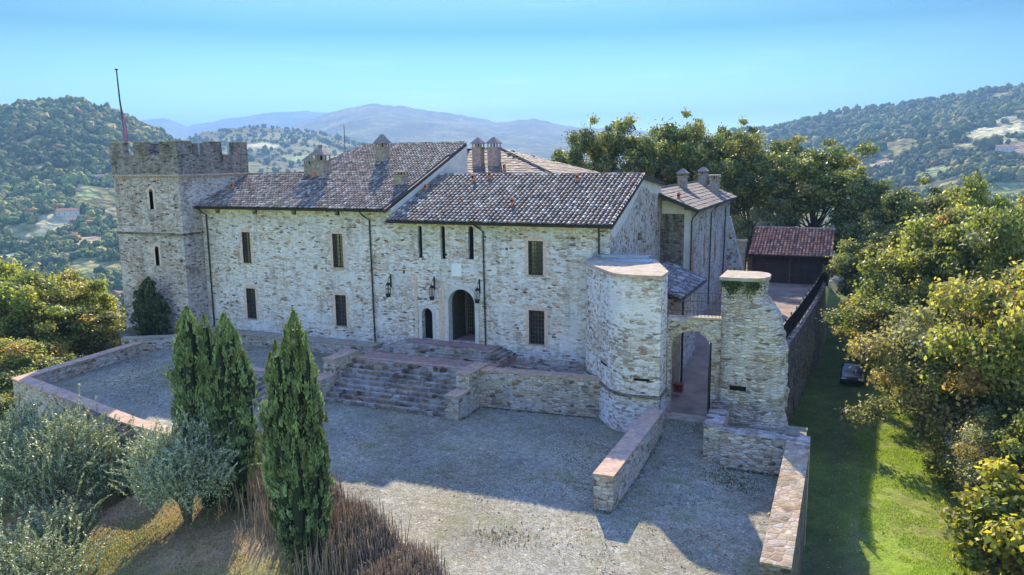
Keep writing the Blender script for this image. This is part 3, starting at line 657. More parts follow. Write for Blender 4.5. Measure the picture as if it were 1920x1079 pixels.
# ============================================================ main range (left)
F0 = (0, 0); UX = (1, 0); NF = (0, -1)
mr = thing('castle_range', (-39, 0, 1.8), 'long stone range beside the battlemented tower, under the higher and larger tiled roof', 'castle wing')
wins = [(-43.8, 7.2, -43.0, 9.62), (-35.3, 7.22, -34.4, 9.72), (-43.75, 2.78, -42.85, 5.22), (-35.3, 2.83, -34.35, 5.18)]
ho = [rect_loop(*w_) for w_ in wins]
pl = putlogs(10, -47, -31, (9.0, 6.7, 4.0), wins) + [rect_loop(a, 11.05, a+.45, 11.4) for a in (-46.3, -42.6, -38.9, -35.0)]
mb = MB(); panel(mb, F0, UX, NF, [(-47.75, 0.9), (-30.2, .9), (-30.2, 11.62), (-47.75, 11.62)], ho+pl, .42)
backs(mb, F0, UX, NF, pl, .42, 1)
# right gable (white plaster above the lower roof), left, back
mb.face([(-30.2, 0, .9), (-30.2, 12.1, .9), (-30.2, 12.1, 16.15), (-30.2, 0, 11.72)], 2)
mb.face([(-47.75, 6, .9), (-47.75, 0, .9), (-47.75, 0, 11.62), (-47.75, 6, 13.9)], 0)
mb.face([(-41.5, 6, .9), (-47.75, 6, .9), (-47.75, 6, 13.9), (-41.5, 6, 13.9)], 0)
mb.face([(-41.5, 12.1, .9), (-41.5, 6, .9), (-41.5, 6, 13.9), (-40.5, 12.1, 16.1)], 0)
mb.face([(-30.2, 12.1, .9), (-41.5, 12.1, .9), (-40.5, 12.1, 16.1), (-30.2, 12.1, 16.15)], 0)
mb.build('wall', [M['facade'], M['void'], M['plaster']], mr)
for k, w_ in enumerate(wins): window(mr, F0, UX, NF, *w_, sur=.22)
mb = MB(); Z = lambda x, y: (x, y, z1(y))
slope_tiles(mb, [Z(-47.7, -.75), Z(-30.42, -.75), Z(-30.25, 12.0), Z(-40.45, 12.0), Z(-42.0, 5.85), Z(-47.7, 5.6)], 0, pitch=.27, expo=.38)
for q in ([(-47.7, -.7), (-30.4, -.7), (-30.24, 12), (-40.4, 12), (-42, 5.8), (-47.7, 5.55)],):
    mb.prism(q, [z1(p[1])-.20 for p in q], [z1(p[1])-.03 for p in q], 2)
ridge(mb, Z(-40.5, 12.05), Z(-30.2, 12.05)); ridge(mb, Z(-42.05, 5.9), Z(-40.45, 12.0)); ridge(mb, Z(-47.6, 5.6), Z(-42.0, 5.8))
# dark verge board down the right rake
mb.hexa([(-30.36, -.72, z1(-.72)-.24), (-30.2, -.72, z1(-.72)-.24), (-30.2, 12, z1(12)-.24), (-30.36, 12, z1(12)-.24), (-30.36, -.72, z1(-.72)+.02), (-30.2, -.72, z1(-.72)+.02), (-30.2, 12, z1(12)+.02), (-30.36, 12, z1(12)+.02)], 2)
rf = mb.build('roof', [M['tile'], M['under'], M['wood'], M['gutter']], mr)
chimney(rf, -41.3, 5.6, 13.7, 1.55, .75, .7, 'hut', lab='smaller pointed chimney left of the big one')
chimney(rf, -40.05, 5.4, 13.5, 2.35, 1.25, .9, 'cap', lab='largest chimney, with an open head and stepped cap')
chimney(rf, -36.1, 8.4, 14.75, 1.95, .85, .8, 'hut2', lab='pointed chimney high on the slope near the ridge')
chimney(rf, -31.45, 3.6, 13.0, 1.3, .8, .7, 'flat', lab='flat capped chimney near the right edge of the roof')
mb = MB(); mb.box((-40.65, 4.85, 13.0), (-40.25, 4.93, 14.1)); mb.build('soot_door', M['terra'], rf)
ventpot(rf, -46.7, 2.5, z1(2.5)+.05)
gutter_(mr, (-47.7, -.83, 11.55), (-30.4, -.83, 11.55))
pipe_(mr, [(-47.35, -.83, 11.5), (-47.3, -.5, 11.2), (-47.2, -.1, 10.9), (-47.2, -.1, 1.9)])
pipe_(mr, [(-32.35, -.83, 11.5), (-32.25, -.5, 11.15), (-31.95, -.1, 10.8), (-31.88, -.1, 1.95)])
# ============================================================ gate range (right, lower roof)
gr = thing('castle_range', (-22, 0, 1.8), 'lower stone range with the arched main doorway, joined to the right of the higher roof', 'castle wing')
DX = 0
wins2 = [(-19.75, 7.4, -18.72, 9.66), (-19.75, 2.74, -18.65, 5.05)]
slits = [(-27.9, 8.2, .34, 10.3), (-26.1, 8.2, .36, 10.32), (-23.95, 8.25, .42, 10.32)]
door_m = arch_loop(-24.75, 2.42, 2.05, 5.15, 14); door_s = arch_loop(-27.5, 2.42, .85, 4.25, 10)
ho = [rect_loop(*w_) for w_ in wins2]+[arch_loop(*s, 8) for s in slits]
pl = putlogs(8, -30, -15, (9.1, 7.0), wins2+[(-28.5, -23, 5, 11)])
pl = [p for p in pl if not (-28.6 < p[0][0] < -23.2)] + [rect_loop(-29.4, 7.05, -29.2, 7.3)]
mb = MB(); panel(mb, F0, UX, NF, [(-30.2, .9), (-14.2, .9), (-14.2, 11.0), (-30.2, 11.0)], ho+pl+[door_s, door_m], .5)
backs(mb, F0, UX, NF, pl+ho[2:], .5, 1)
mb.face([(-14.2, 13.6, 12.75), (-14.2, 13.6, .9), (-14.2, 0, .9), (-14.2, 0, 10.95), (-14.2, 7.2, 13.5)][::-1], 2) if False else None
# gable side wall with an arched slit and a square hole
gh = [arch_loop(7.55, 6.2, .62, 7.5, 8), rect_loop(6.75, 9.15, 7.9, 9.7)]
panel(mb, (-14.2, 0), (0, 1), (1, 0), [(0, .9), (13.6, .9), (13.6, 12.8), (12.4, 13.05), (7.2, 13.52), (0, 10.95)], gh, .4, 2)
backs(mb, (-14.2, 0), (0, 1), (1, 0), gh, .4, 1)
mb.face([(-30.2, 13.6, .9), (-14.2, 13.6, .9), (-14.2, 13.6, 12.8), (-30.2, 13.6, 12.8)], 0)
mb.build('wall', [M['facade'], M['void'], M['gable']], gr)
# plaster band along the rake of the gable
mb = MB(); pts = [(0, 10.2), (0, 10.95), (7.2, 13.52), (12.4, 13.05), (13.6, 12.8), (13.6, 11.6), (12.2, 12.2), (10.2, 12.35), (9., 12.75), (7.4, 12.9), (5.6, 11.9), (4.2, 11.2), (2.2, 10.35), (.8, 9.95)]
panel(mb, (-14.185, 0), (0, 1), (1, 0), pts[::-1], [], .4); mb.build('plaster_patch', M['plaster'], gr)
for k, w_ in enumerate(wins2): window(gr, F0, UX, NF, *w_, sur=.24)
# slit window glazing + old portcullis slots surround
for s in slits:
    mb = MB(); mb.face([(s[0]-.3, .25, s[1]-.05), (s[0]+.3, .25, s[1]-.05), (s[0]+.3, .25, s[3]+.3), (s[0]-.3, .25, s[3]+.3)]); mb.build('slit_opening', M['void'], gr)
# main doorway: stone surround, open leaf, inner grille, passage
sm = plain('grey_dressed_stone', (.46, .45, .44), .8, nscale=3, namt=.18, bump=.2)
def arc(u, r, zs, z0, n=14): return [(u+r, z0)]+[(u+r*math.cos(math.pi*k/n), zs+r*math.sin(math.pi*k/n)) for k in range(n+1)]+[(u-r, z0)]
mb = MB(); ring(mb, F0, UX, NF, arc(-24.75, 1.02, 5.15, 2.42), arc(-24.75, 1.32, 5.15, 2.42), .07, .45)
d = mb.build('doorway', sm, gr)
mb = MB(); mb.box((-25.75, .5, 2.42), (-25.68, 2.3, 6.1)); 
for k in range(7): mb.box((-25.67, .55+k*.25, 2.45), (-25.655, .75+k*.25, 6.0))
mb.build('door_leaf', M['wood'], d)
mb = MB()
mb.face([(-26.0, 0.52, 2.4), (-26.0, 5.5, 2.4), (-26.0, 5.5, 6.6), (-26, .52, 6.6)], 0); mb.face([(-23.5, .52, 2.4), (-23.5, .52, 6.6), (-23.5, 5.5, 6.6), (-23.5, 5.5, 2.4)], 0)
mb.face([(-26, 5.5, 2.4), (-23.5, 5.5, 2.4), (-23.5, 5.5, 6.6), (-26, 5.5, 6.6)], 0); mb.face([(-26, .5, 6.6), (-26, 5.5, 6.6), (-23.5, 5.5, 6.6), (-23.5, .5, 6.6)], 0)
mb.face([(-26, 0, 2.415), (-23.5, 0, 2.415), (-23.5, 5.5, 2.43), (-26, 5.5, 2.43)], 1)
mb.build('passage', [M['plaster'], M['paving']], d)
g = MB()
for k in range(7): g.box((-25.6+k*.16, 2.6, 2.45), (-25.57+k*.16, 2.63, 5.6))
for k in range(12): g.box((-25.6, 2.6, 2.5+k*.27), (-24.62, 2.63, 2.53+k*.27))
g.build('grille', M['iron'], d)
mb = MB(); ring(mb, F0, UX, NF, arc(-27.5, .43, 4.25, 2.42, 10), arc(-27.5, .68, 4.25, 2.42, 10), .04, .45)
d2 = mb.build('side_doorway', sm, gr)
mb = MB(); mb.box((-28, .42, 2.42), (-27.0, .48, 4.8)); mb.build('door_leaf', M['void'], d2)
# brick pilaster strips of the old drawbridge frame
mb = MB()
for a, b, zt in ((-28.5, -28.25, 6.9), (-26.55, -26.15, 6.2), (-26.15, -26.07, 6.2)): mb.box((a, -.035, 2.45), (b, .0, zt))
mb.build('brick_strip', M['palebrick'], gr)
mb = MB(); mb.box((-25.45, -.05, 7.05), (-24.69, -.001, 7.94)); tag(mb.build('wall_plaque', plain('white_marble', (.62, .64, .68), .4, nscale=2, namt=.05)), 'blank white marble plaque on the wall above the main doorway', 'plaque')
mb = MB(); Z = lambda x, y: (x, y, z2(y))
slope_tiles(mb, [Z(-30.15, -.75), Z(-13.95, -.75), Z(-13.95, 7.1), Z(-30.15, 7.1)], 0, pitch=.34, expo=.45)
slope_tiles(mb, [(-14.0, 13.9, 12.85), (-30.15, 13.9, 12.85), (-30.15, 7.1, z2(7.1)), (-14.0, 7.1, z2(7.1))], 0, pitch=.4, expo=.55)
q = [(-30.15, -.7), (-14.0, -.7), (-14.0, 7.1), (-30.15, 7.1)]; mb.prism(q, [z2(p[1])-.20 for p in q], [z2(p[1])-.03 for p in q], 2)
ridge(mb, Z(-30.1, 7.15), Z(-13.9, 7.15), rad=.15)
mb.hexa([(-14.02, -.72, z2(-.72)-.24), (-13.86, -.72, z2(-.72)-.24), (-13.86, 7.2, z2(7.2)-.24), (-14.02, 7.2, z2(7.2)-.24), (-14.02, -.72, z2(-.72)+.10), (-13.86, -.72, z2(-.72)+.10), (-13.86, 7.2, z2(7.2)+.10), (-14.02, 7.2, z2(7.2)+.10)], 3)
mb.hexa([(-14.3, 7.2, 13.5), (-13.9, 7.2, 13.5), (-13.9, 13.8, 12.75), (-14.3, 13.8, 12.75), (-14.3, 7.2, 13.8), (-13.9, 7.2, 13.8), (-13.9, 13.8, 13.0), (-14.3, 13.8, 13.0)], 3)
rf2 = mb.build('roof', [M['tile'], M['under'], M['wood'], M['gutter']], gr)
for x, y in ((-29.7, 4.2), (-26.6, 5.9), (-25.5, 6.4), (-21.67, 1.9), (-18.4, 5.9)): ventpot(rf2, x, y, z2(y)+.06)
gutter_(gr, (-30.15, -.83, 10.8), (-13.95, -.83, 10.8))
pipe_(gr, [(-23.35, -.83, 10.75), (-23.2, -.45, 10.5), (-22.98, -.1, 10.2), (-22.93, -.1, 2.0)])
pipe_(gr, [(-14.9, -.5, 10.8), (-14.9, -.1, 10.5), (-14.9, -.1, 8.9)])
# wrought iron lanterns on brackets
def lantern(x, lab):
    t = thing('wall_lantern', (x, 0, 5.3), lab, 'lantern', 'iron lanterns beside the doorways')
    mb = MB(); mb.tube([(x+.1, -.02, 6.85), (x+.1, -.3, 6.7), (x+.1, -.42, 6.4)], .025, 6); mb.tube([(x+.1, -.02, 6.2), (x+.1, -.25, 6.35), (x+.1, -.42, 6.4)], .02, 6); mb.box((x+.04, -.03, 6.0), (x+.16, 0, 6.95)); mb.build('bracket', M['iron'], t)
    mb = MB()
    mb.prism([(x-.05, -.51), (x+.21, -.51), (x+.21, -.24), (x-.05, -.24)], 6.2, 6.4, 0, top=[(x+.04, -.42), (x+.12, -.42), (x+.12, -.34), (x+.04, -.34)])
    for a, b in ((-.04, -.50), (.18, -.50), (.18, -.27), (-.04, -.27)): mb.box((x+a, b, 5.6), (x+a+.03, b+.03, 6.2))
    mb.prism([(x-.02, -.48), (x+.18, -.48), (x+.18, -.27), (x-.02, -.27)], 5.35, 5.6, 0, top=[(x-.05, -.51), (x+.21, -.51), (x+.21, -.24), (x-.05, -.24)])
    mb.build('lantern_cage', M['iron'], t)
lantern(-30.5, 'black iron lantern between the downpipe and the brick strip'); lantern(-26.95, 'black iron lantern above the small arched doorway'); lantern(-23.45, 'black iron lantern close to the downpipe by the main arch')
# ============================================================ tower
tw = thing('castle_tower', (-51, 2, 1), 'tall square stone tower with battlements at the left end', 'tower')
X0, X1, Ya, Yb = -54.75, -47.77, -2., 5.5
bs = [(arch_loop(3.95, 11.4, .42, 12.8, 8)), (arch_loop(4.05, 6.95, .42, 8.3, 8))]
ph = putlogs(7, .4, 6.6, (7.3,), [(3.4, 4.8, 6, 9)])+[rect_loop(6.2, 12.1, 6.38, 12.35), rect_loop(6.1, 10.9, 6.25, 11.1)]
mb = MB()
panel(mb, (X0, Ya), UX, NF, [(-.12, -1.5), (7.0, -1.5), (6.98, 14.0), (0, 14.0)], bs+ph, .45); backs(mb, (X0, Ya), UX, NF, bs+ph, .45, 1)
mb.face([(X1, Ya, -1.5), (X1, Yb, -1.5), (X1, Yb, 14), (X1, Ya, 14)], 0); mb.face([(X0-.12, Yb, -1.5), (X0-.12, Ya, -1.5), (X0, Ya, 14), (X0, Yb, 14)], 0)
mb.face([(X1, Yb, -1.5), (X0, Yb, -1.5), (X0, Yb, 14), (X1, Yb, 14)], 0)
tb = mb.build('wall', [M['tower'], M['void']], tw)
for s, z in ((3.95, 11.4), (4.05, 6.95)):
    mb = MB(); P = [(X0+s-.42, Ya-.015, z), (X0+s+.42, Ya-.015, z)]
    ring(mb, (X0, Ya), UX, NF, arc(s, .21, z+1.38, z, 8), arc(s, .42, z+1.4, z, 8), .015, .3)
    mb.build('slit_surround', M['palebrick'], tw)
def ringcourse(x0, x1, y0, y1, z, dz, e, mat, name, teeth=False, sides='all'):
    mb = MB()
    mb.box((x0-e, y0-e, z), (x1+e, y0, z+dz)); mb.box((x1, y0, z+.001), (x1+e, y1+e, z+dz-.001)); mb.box((x0-e, y0, z+.001), (x0, y1+e, z+dz-.001)); mb.box((x0, y1, z+.002), (x1, y1+e, z+dz-.002))
    if teeth:
        k = x0
        while k < x1: mb.box((k, y0-e*.9, z-.14), (k+.11, y0, z)); k += .24
        k = y0
        while k < y1: mb.box((x1, k, z-.14), (x1+e*.9, k+.11, z)); k += .24
    return mb.build(name, mat, tw)
ringcourse(X0, X1, Ya, Yb, 13.98, .12, .13, M['brick'], 'corbel_course', True)
ringcourse(X0-.03, X1, Ya, Yb, 9.4, .16, .10, M['darkstone'], 'string_course')
# parapet wall and merlons
T = .5; e = .06; Bx0, Bx1, By0, By1 = X0-e, X1+e, Ya-e, Yb+e
mb = MB(); zt = 15.6
mb.box((Bx0, By0, 14.1), (Bx1, By0+T, zt)); mb.box((Bx1-T, By0+T, 14.101), (Bx1, By1, zt)); mb.box((Bx0, By0+T, 14.101), (Bx0+T, By1, zt)); mb.box((Bx0+T, By1-T, 14.101), (Bx1-T, By1, zt))
mb.face([(Bx0+T, By0+T, 14.3), (Bx1-T, By0+T, 14.3), (Bx1-T, By1-T, 14.3), (Bx0+T, By1-T, 14.3)])
pp = mb.build('parapet', M['battle'], tw)
def mer(a, b):
    mb = MB(); n = 3; z0, z1_ = zt+.0, 16.58
    mb.box((a[0], a[1], z0), (b[0], b[1], z1_), 0); mb.box((a[0]-.05, a[1]-.05, z1_), (b[0]+.05, b[1]+.05, z1_+.07), 1)
    mb.build('merlon', [M['battle'], M['capstone']], pp)
for a_, b_ in ((Bx0, -53.3), (-52.2, -50.95), (-49.5, Bx1)): mer((a_, By0), (b_, By0+T))
for a_, b_ in ((By0+T+.001, -.54), (1.16, 2.61), (4.28, By1)): mer((Bx1-T, a_), (Bx1, b_))
for a_, b_ in ((By0+T+.001, -.75), (1.35, 3.0), (4.3, By1)): mer((Bx0, a_), (Bx0+T, b_))
for a_, b_ in ((Bx0+T+.001, -53.2), (-52.5, -50.9), (-49.2, Bx1-T-.001)): mer((a_, By1-T), (b_, By1))
t = thing('flagpole', (-53.95, -1.2, 16.6), 'bent weathered flagpole with a furled flag on the left corner of the tower', 'flagpole')
mb = MB(); mb.tube([(-53.95, -1.2, 14.3), (-53.95, -1.2, 16.7), (-53.93, -1.3, 18.2), (-53.98, -1.4, 20.0), (-53.92, -1.5, 22.2)], [.09, .085, .07, .06, .045], 8); mb.box((-54.02, -1.58, 22.2), (-53.84, -1.42, 22.3)); mb.build('pole', M['wood'], t)
mb = MB(); mb.tube([(-53.8, -1.3, 16.7), (-53.72, -1.3, 17.1), (-53.78, -1.3, 17.9), (-53.86, -1.3, 18.7), (-53.92, -1.32, 19.2)], [.10, .16, .12, .07, .02], 7); mb.build('furled_flag', plain('faded_red_cloth', (.30, .13, .20), .9), t)
# ============================================================ rear house
rh = thing('rear_house', (-32, 24, 1), 'pale rendered house behind the ranges with a hipped stone slab roof', 'house')
mb = MB(); mb.box((-40.5, 18.2, .5), (-24.9, 30, 13.35)); mb.build('wall', M['plaster'], rh)
mb = MB(); E = [(-41, 17.7), (-24.4, 17.7), (-24.4, 30.6), (-41, 30.6)]; zr = 15.95; Ra, Rb = (-36, 24.1, zr), (-32.6, 24.1, zr)
slope_tiles(mb, [(*E[0], 13.42), (*E[1], 13.42), Rb, Ra], 0, pitch=.55, expo=.42, pal=PALS, kind='slab')
slope_tiles(mb, [(*E[1], 13.42), (*E[2], 13.42), Rb], 0, pitch=.55, expo=.42, pal=PALS, kind='slab')
slope_tiles(mb, [(*E[2], 13.42), (*E[3], 13.42), Ra, Rb], 0, pitch=.8, expo=.7, pal=PALS, kind='slab')
slope_tiles(mb, [(*E[3], 13.42), (*E[0], 13.42), Ra], 0, pitch=.8, expo=.7, pal=PALS, kind='slab')
mb.prism(E, 13.2, 13.38, 2); ridge(mb, Rb, (*E[1], 13.45), pal=PALS)
rr_ = mb.build('roof', [M['slab'], M['under'], M['gutter']], rh)
chimney(rr_, -33.15, 20.2, 14.75, 2.0, .88, .85, 'hut', lab='left one of the pair of chimneys'); chimney(rr_, -31.5, 20.2, 14.7, 2.05, 1.0, .85, 'hut', lab='right one of the pair of chimneys')
ventpot(rr_, -29.9, 18.9, 13.95)
gutter_(rh, (-41, 17.62, 13.38), (-24.4, 17.62, 13.38))
# ============================================================ wing (right)
wg = thing('side_wing', (-14, 20, 1.8), 'stone wing on the right with tall brick niches and a slab roof with four chimneys', 'castle wing')
Xs = -11.8; nich = [(1.55-2.5+.0, 5.75, .62, 8.0), (5.2, 5.85, .62, 8.0), (10.9, 5.8, .62, 7.85), (16.6, 5.7, .66, 7.7)]
NC = [(13.9-13.6, ), ]
holes = [arch_loop(y-13.6, a, w_, b, 8) for y, a, w_, b in ((14.6, 5.5, .8, 8.1), (19.5, 5.7, .9, 8.0), (24.8, 5.7, .9, 7.85), (30.3, 5.6, .95, 7.7))]
mb = MB()
panel(mb, (Xs, 13.6), (0, 1), (1, 0), [(0, .9), (19.4, .9), (19.4, 10.95), (0, 10.95)], holes, .05); backs(mb, (Xs, 13.6), (0, 1), (1, 0), holes, .06, 1)
panel(mb, (-18.2, 13.6), UX, NF, [(0, .9), (6.4, .9), (6.4, 10.95), (3.3, 12.3), (0, 10.9)], [], .3, 2)
mb.face([(Xs, 33, .9), (-18.2, 33, .9), (-18.2, 33, 10.9), (-14.9, 33, 12.3), (Xs, 33, 10.95)], 0); mb.face([(-18.2, 33, .9), (-18.2, 13.6, .9), (-18.2, 13.6, 10.9), (-18.2, 33, 10.9)], 0)
mb.build('wall', [M['gable'], M['oldbrick'], M['darkstone']], wg)
# battered buttress at the far end
mb = MB(); mb.hexa([(Xs, 30.9, .9), (Xs+2.3, 31.2, .9), (Xs+2.3, 33.4, .9), (Xs, 33.4, .9), (Xs, 32.2, 9.0), (Xs+.1, 32.3, 9.0), (Xs+.1, 33.3, 9.0), (Xs, 33.3, 9.0)]); mb.build('buttress', M['gable'], wg)
# white quoin strip at the near corner
mb = MB(); mb.box((Xs-.55, 13.585, .9), (Xs+.012, 13.6, 10.9)); mb.box((-14.1, 13.585, 10.6), (Xs-.56, 13.6, 11.6)); mb.build('plaster_patch', M['plaster'], wg)
mb = MB(); xe, ze = -11.15, 10.98; SR = .40; xr = -14.9; zr = ze+(xe-xr)*-(-SR)*1.
slope_tiles(mb, [(xe, 12.75, ze), (xe, 33.2, ze), (xr, 32.6, zr), (xr, 12.75, zr)], 0, pitch=.62, expo=.5, pal=PALS, kind='slab')
slope_tiles(mb, [(-18.7, 33.2, ze), (-18.7, 12.75, ze), (xr, 12.75, zr), (xr, 32.6, zr)], 0, pitch=.62, expo=.5, pal=PALS, kind='slab')
mb.prism([(xe, 12.8), (xe, 33.1), (xr, 33.1), (xr, 12.8)], [ze-.16, ze-.16, zr-.16, zr-.16], [ze-.02, ze-.02, zr-.02, zr-.02], 2)
ridge(mb, (xr, 12.8, zr), (xr, 32.6, zr), pal=PALS, rad=.11)
mb.hexa([(xe, 12.66, ze-.25), (xr, 12.66, zr-.25), (xr, 12.78, zr-.25), (xe, 12.78, ze-.25), (xe, 12.66, ze+.06), (xr, 12.66, zr+.06), (xr, 12.78, zr+.06), (xe, 12.78, ze+.06)], 3)
wr = mb.build('roof', [M['slab'], M['under'], M['wood'], M['gutter']], wg)
CHW = [(-14.4, 22.6, 1.45, .72, 'hut'), (-14.3, 31.8, 1.5, .75, 'hut'), (-12.6, 28.4, 1.95, .78, 'flat'), (-13.2, 32.0, 1.35, .85, 'flat')]
for (x, y, hh, w_, st), lb in zip(CHW, ('tall pointed chimney nearest the tiled roof', 'pointed pale chimney in the middle', 'tall plain square chimney low on the slope', 'broad square chimney at the far end')):
    chimney(wr, x, y, ze+(xe-x)*SR, hh, w_, .8, st, lab=lb)
ventpot(wr, -12.95, 14.2, ze+(xe+12.95)*SR)
gutter_(wg, (-11.07, 33.2, 10.9), (-11.07, 12.75, 10.9))
pipe_(wg, [(-11.1, 12.9, 10.85), (-11.5, 13.2, 10.5), (-11.75, 13.45, 10.1), (-11.75, 13.45, 2.2)])
pipe_(wg, [(-11.1, 22.6, 10.85), (-11.4, 22.3, 10.6), (-11.7, 21.9, 10.2), (-11.7, 21.4, 2.2)])
pipe_(wg, [(-11.1, 31.0, 10.85), (-11.4, 30.4, 10.5), (-11.7, 29.8, 10.1), (-11.7, 28.9, 2.2)])
# ============================================================ gravel sheets, terrace, walks
def poly_sheet(name, poly, z, mat, skirt=0):
    mb = MB(); P = [(p[0], p[1], z if not callable(z) else z(*p)) for p in poly]; mb.face(P)
    if skirt:
        n = len(P)
        for k in range(n):
            a, b = P[k], P[(k+1) % n]; mb.face([(a[0], a[1], a[2]-skirt), (b[0], b[1], b[2]-skirt), b, a])
    return struct(mb.build(name, mat))
zf = lambda x, y: 0.5*sstep(-12, -5, y)
def grid_sheet(name, x0, x1, y0, y1, nx, ny, zf_, mat, inside=None):
    X, Y = np.meshgrid(np.linspace(x0, x1, nx), np.linspace(y0, y1, ny)); Zz = zf_(X, Y); F_ = gridfaces(nx, ny)
    V_ = np.stack([X.ravel(), Y.ravel(), Zz.ravel()], 1)
    if inside is not None:
        c = V_[F_].mean(1); k = np.array([inpoly(inside, a, b) for a, b in c[:, :2]]); F_ = F_[k]
    return struct(npmesh(name, V_, F_, (1, 1, 1), mat))
FC_ = [(-33.4, -4), (-33.4, -13.2), (-31.5, -15.0), (-27.4, -17.1), (-21.7, -20.0), (-17.4, -22.4), (-12.5, -25.2), (-9, -29), (-7, -40), (-1.9, -40), (-1.9, -4), (-9.5, -4)]
def zfore(X, Y): return np.where(X > -9.6, .5*sstep(-13, -5.2, Y)*sstep(-9.9, -9.3, X), 0)+.05*(fbm(X/2.5, Y/2.5, 3)-.5)+.0
grid_sheet('forecourt', -33.6, -1.8, -40, -3, 250, 260, zfore, M['gravel'], FC_)
grid_sheet('courtyard', -13.9, -2.6, -5.3, 38.6, 40, 120, lambda X, Y: .5+1.3*sstep(-5, 13, Y)+.04*(fbm(X, Y, 3)-.5), plain('beaten_earth_yard', (.19, .145, .105), .95, nscale=.8, namt=.35, bump=.3), [(-13.9, -5.3), (-6.4, -5.3), (-4, -3), (-4.2, 1.5), (-4.4, 5), (-4.3, 9), (-3.95, 14), (-3.65, 20), (-3.3, 27), (-3.1, 38.6), (-13.9, 38.6)])
grid_sheet('terrace', -48.2, -31, -19.6, -1.15, 90, 96, lambda X, Y: 1.0+.06*(fbm(X/2, Y/2, 3)-.5), M['gravel'], [(-48.1, -6), (-48.1, -16.2), (-35.4, -19.2), (-31.2, -19.4), (-33.9, -14.1), (-35.4, -14), (-35.4, -1.15), (-44.4, -1.15), (-44.7, -2.5), (-46.8, -3.9), (-48.1, -4.6)])
mb = MB(); mb.box((-35.4, -7.6, -.5), (-31.2, -1.3, 1.05)); struct(mb.build('terrace_strip', M['gravel']))
def wall(name, path, th, zt, zb, label, m='garden', cm='coping', ov=.04, ct=.09, cat='wall', grp=None, side=1):
    """wall following a polyline (its outer line), th thick to the left of travel, coping as a part"""
    if not isinstance(zt, (list, tuple)): zt = [zt]*len(path)
    if not isinstance(zb, (list, tuple)): zb = [zb]*len(path)
    P = [Vector((p[0], p[1])) for p in path]; N = len(P)
    def offs(d):
        O = []
        for k in range(N):
            a = (P[k]-P[k-1]).normalized() if k else (P[1]-P[0]).normalized(); b = (P[k+1]-P[k]).normalized() if k < N-1 else a
            na = Vector((-a.y, a.x)); nb = Vector((-b.y, b.x)); n = (na+nb).normalized(); O.append(P[k]+n*d/max(.3, n.dot(na)))
        return O
    def solid(mb, d0, d1, z0, z1):
        A, B = offs(d0), offs(d1); sub = 1
        for k in range(N-1):
            mb.hexa([(*A[k], z0[k]), (*A[k+1], z0[k+1]), (*B[k+1], z0[k+1]), (*B[k], z0[k]), (*A[k], z1[k]), (*A[k+1], z1[k+1]), (*B[k+1], z1[k+1]), (*B[k], z1[k])], 0)
    t = thing(name, (P[0].x, P[0].y, zb[0]), label, cat, grp)
    mb = MB(); solid(mb, 0, th, zb, [q-ct for q in zt]); mb.build('masonry', M[m], t)
    mb = MB(); solid(mb, -ov, th+ov, [q-ct+.003 for q in zt], zt); mb.build('coping', M[cm], t)
    return t
# terrace parapets
wall('parapet_wall', [(-49.0, -6.3), (-47.9, -16.4), (-42.2, -17.7)], .75, [1.85, 1.85, 1.8], -3.2, 'corner of the terrace parapet at the far left, brick coping partly in the sun', m='garden')
wall('parapet_wall', [(-42.15, -17.71), (-34.4, -19.6), (-31.0, -19.9)], .75, [1.8, 1.7, 1.6], -3.4, 'near terrace parapet running behind the olive trees', m='garden')
wall('terrace_wall', [(-50.6, -6.1), (-46.6, -3.7), (-44.5, -2.2)], .6, [1.95, 1.95, 1.9], -1.5, 'low stone wall at the foot of the tower with the dark cypress behind it', m='garden', cm='capstone')
mb = MB(); mb.prism([(-50.4, -6.0), (-46.8, -3.6), (-44.6, -2.1), (-44.6, -.5), (-47.7, -1.9), (-54.4, -1.9), (-53.4, -4.0)][::1], -2, 1.7); mb.c = [(.14, .13, .07)]*len(mb.c); struct(mb.build('planting_bed', M['ground']))
wall('terrace_wall', [(-44.5, -2.2), (-44.4, -1.25), (-31.3, -1.25)], .01+1.2, [1.85]*3, .8, 'low plinth walk along the foot of the facade left of the steps', m='garden', cm='capstone')
wall('terrace_wall', [(-31.05, -19.1), (-33.7, -14.1)], .7, [1.45, 1.35], -1.8, 'end of the terrace retaining wall behind the twin cypress', m='garden')
wall('terrace_wall', [(-36.9, -7.7), (-31.35, -7.9)], .5, [1.3, 1.3], -.3, 'short coped wall between the small side steps and the main staircase', m='garden')
# side steps up to the terrace (treads run in depth)
mb = MB()
for k in range(6): mb.box((-35.3-.3, -14.0, -.3+k*.001), (-33.3-.36*k, -7.71-.001*k, .19*(k+1)))
tag(mb.build('side_steps', M['steps']), 'narrow mossy side steps climbing left onto the terrace, seen between the cypresses', 'steps')
# main staircase
st = thing('staircase', (-26, -8.3, 0), 'broad mossy stone staircase below the main doorway', 'staircase')
NS = 9; mb = MB()
for k in range(NS):
    mb.box((-30.4, -8.35+.41*k, -.3), (-21.6, -4.5, .215*(k+1)), 0)
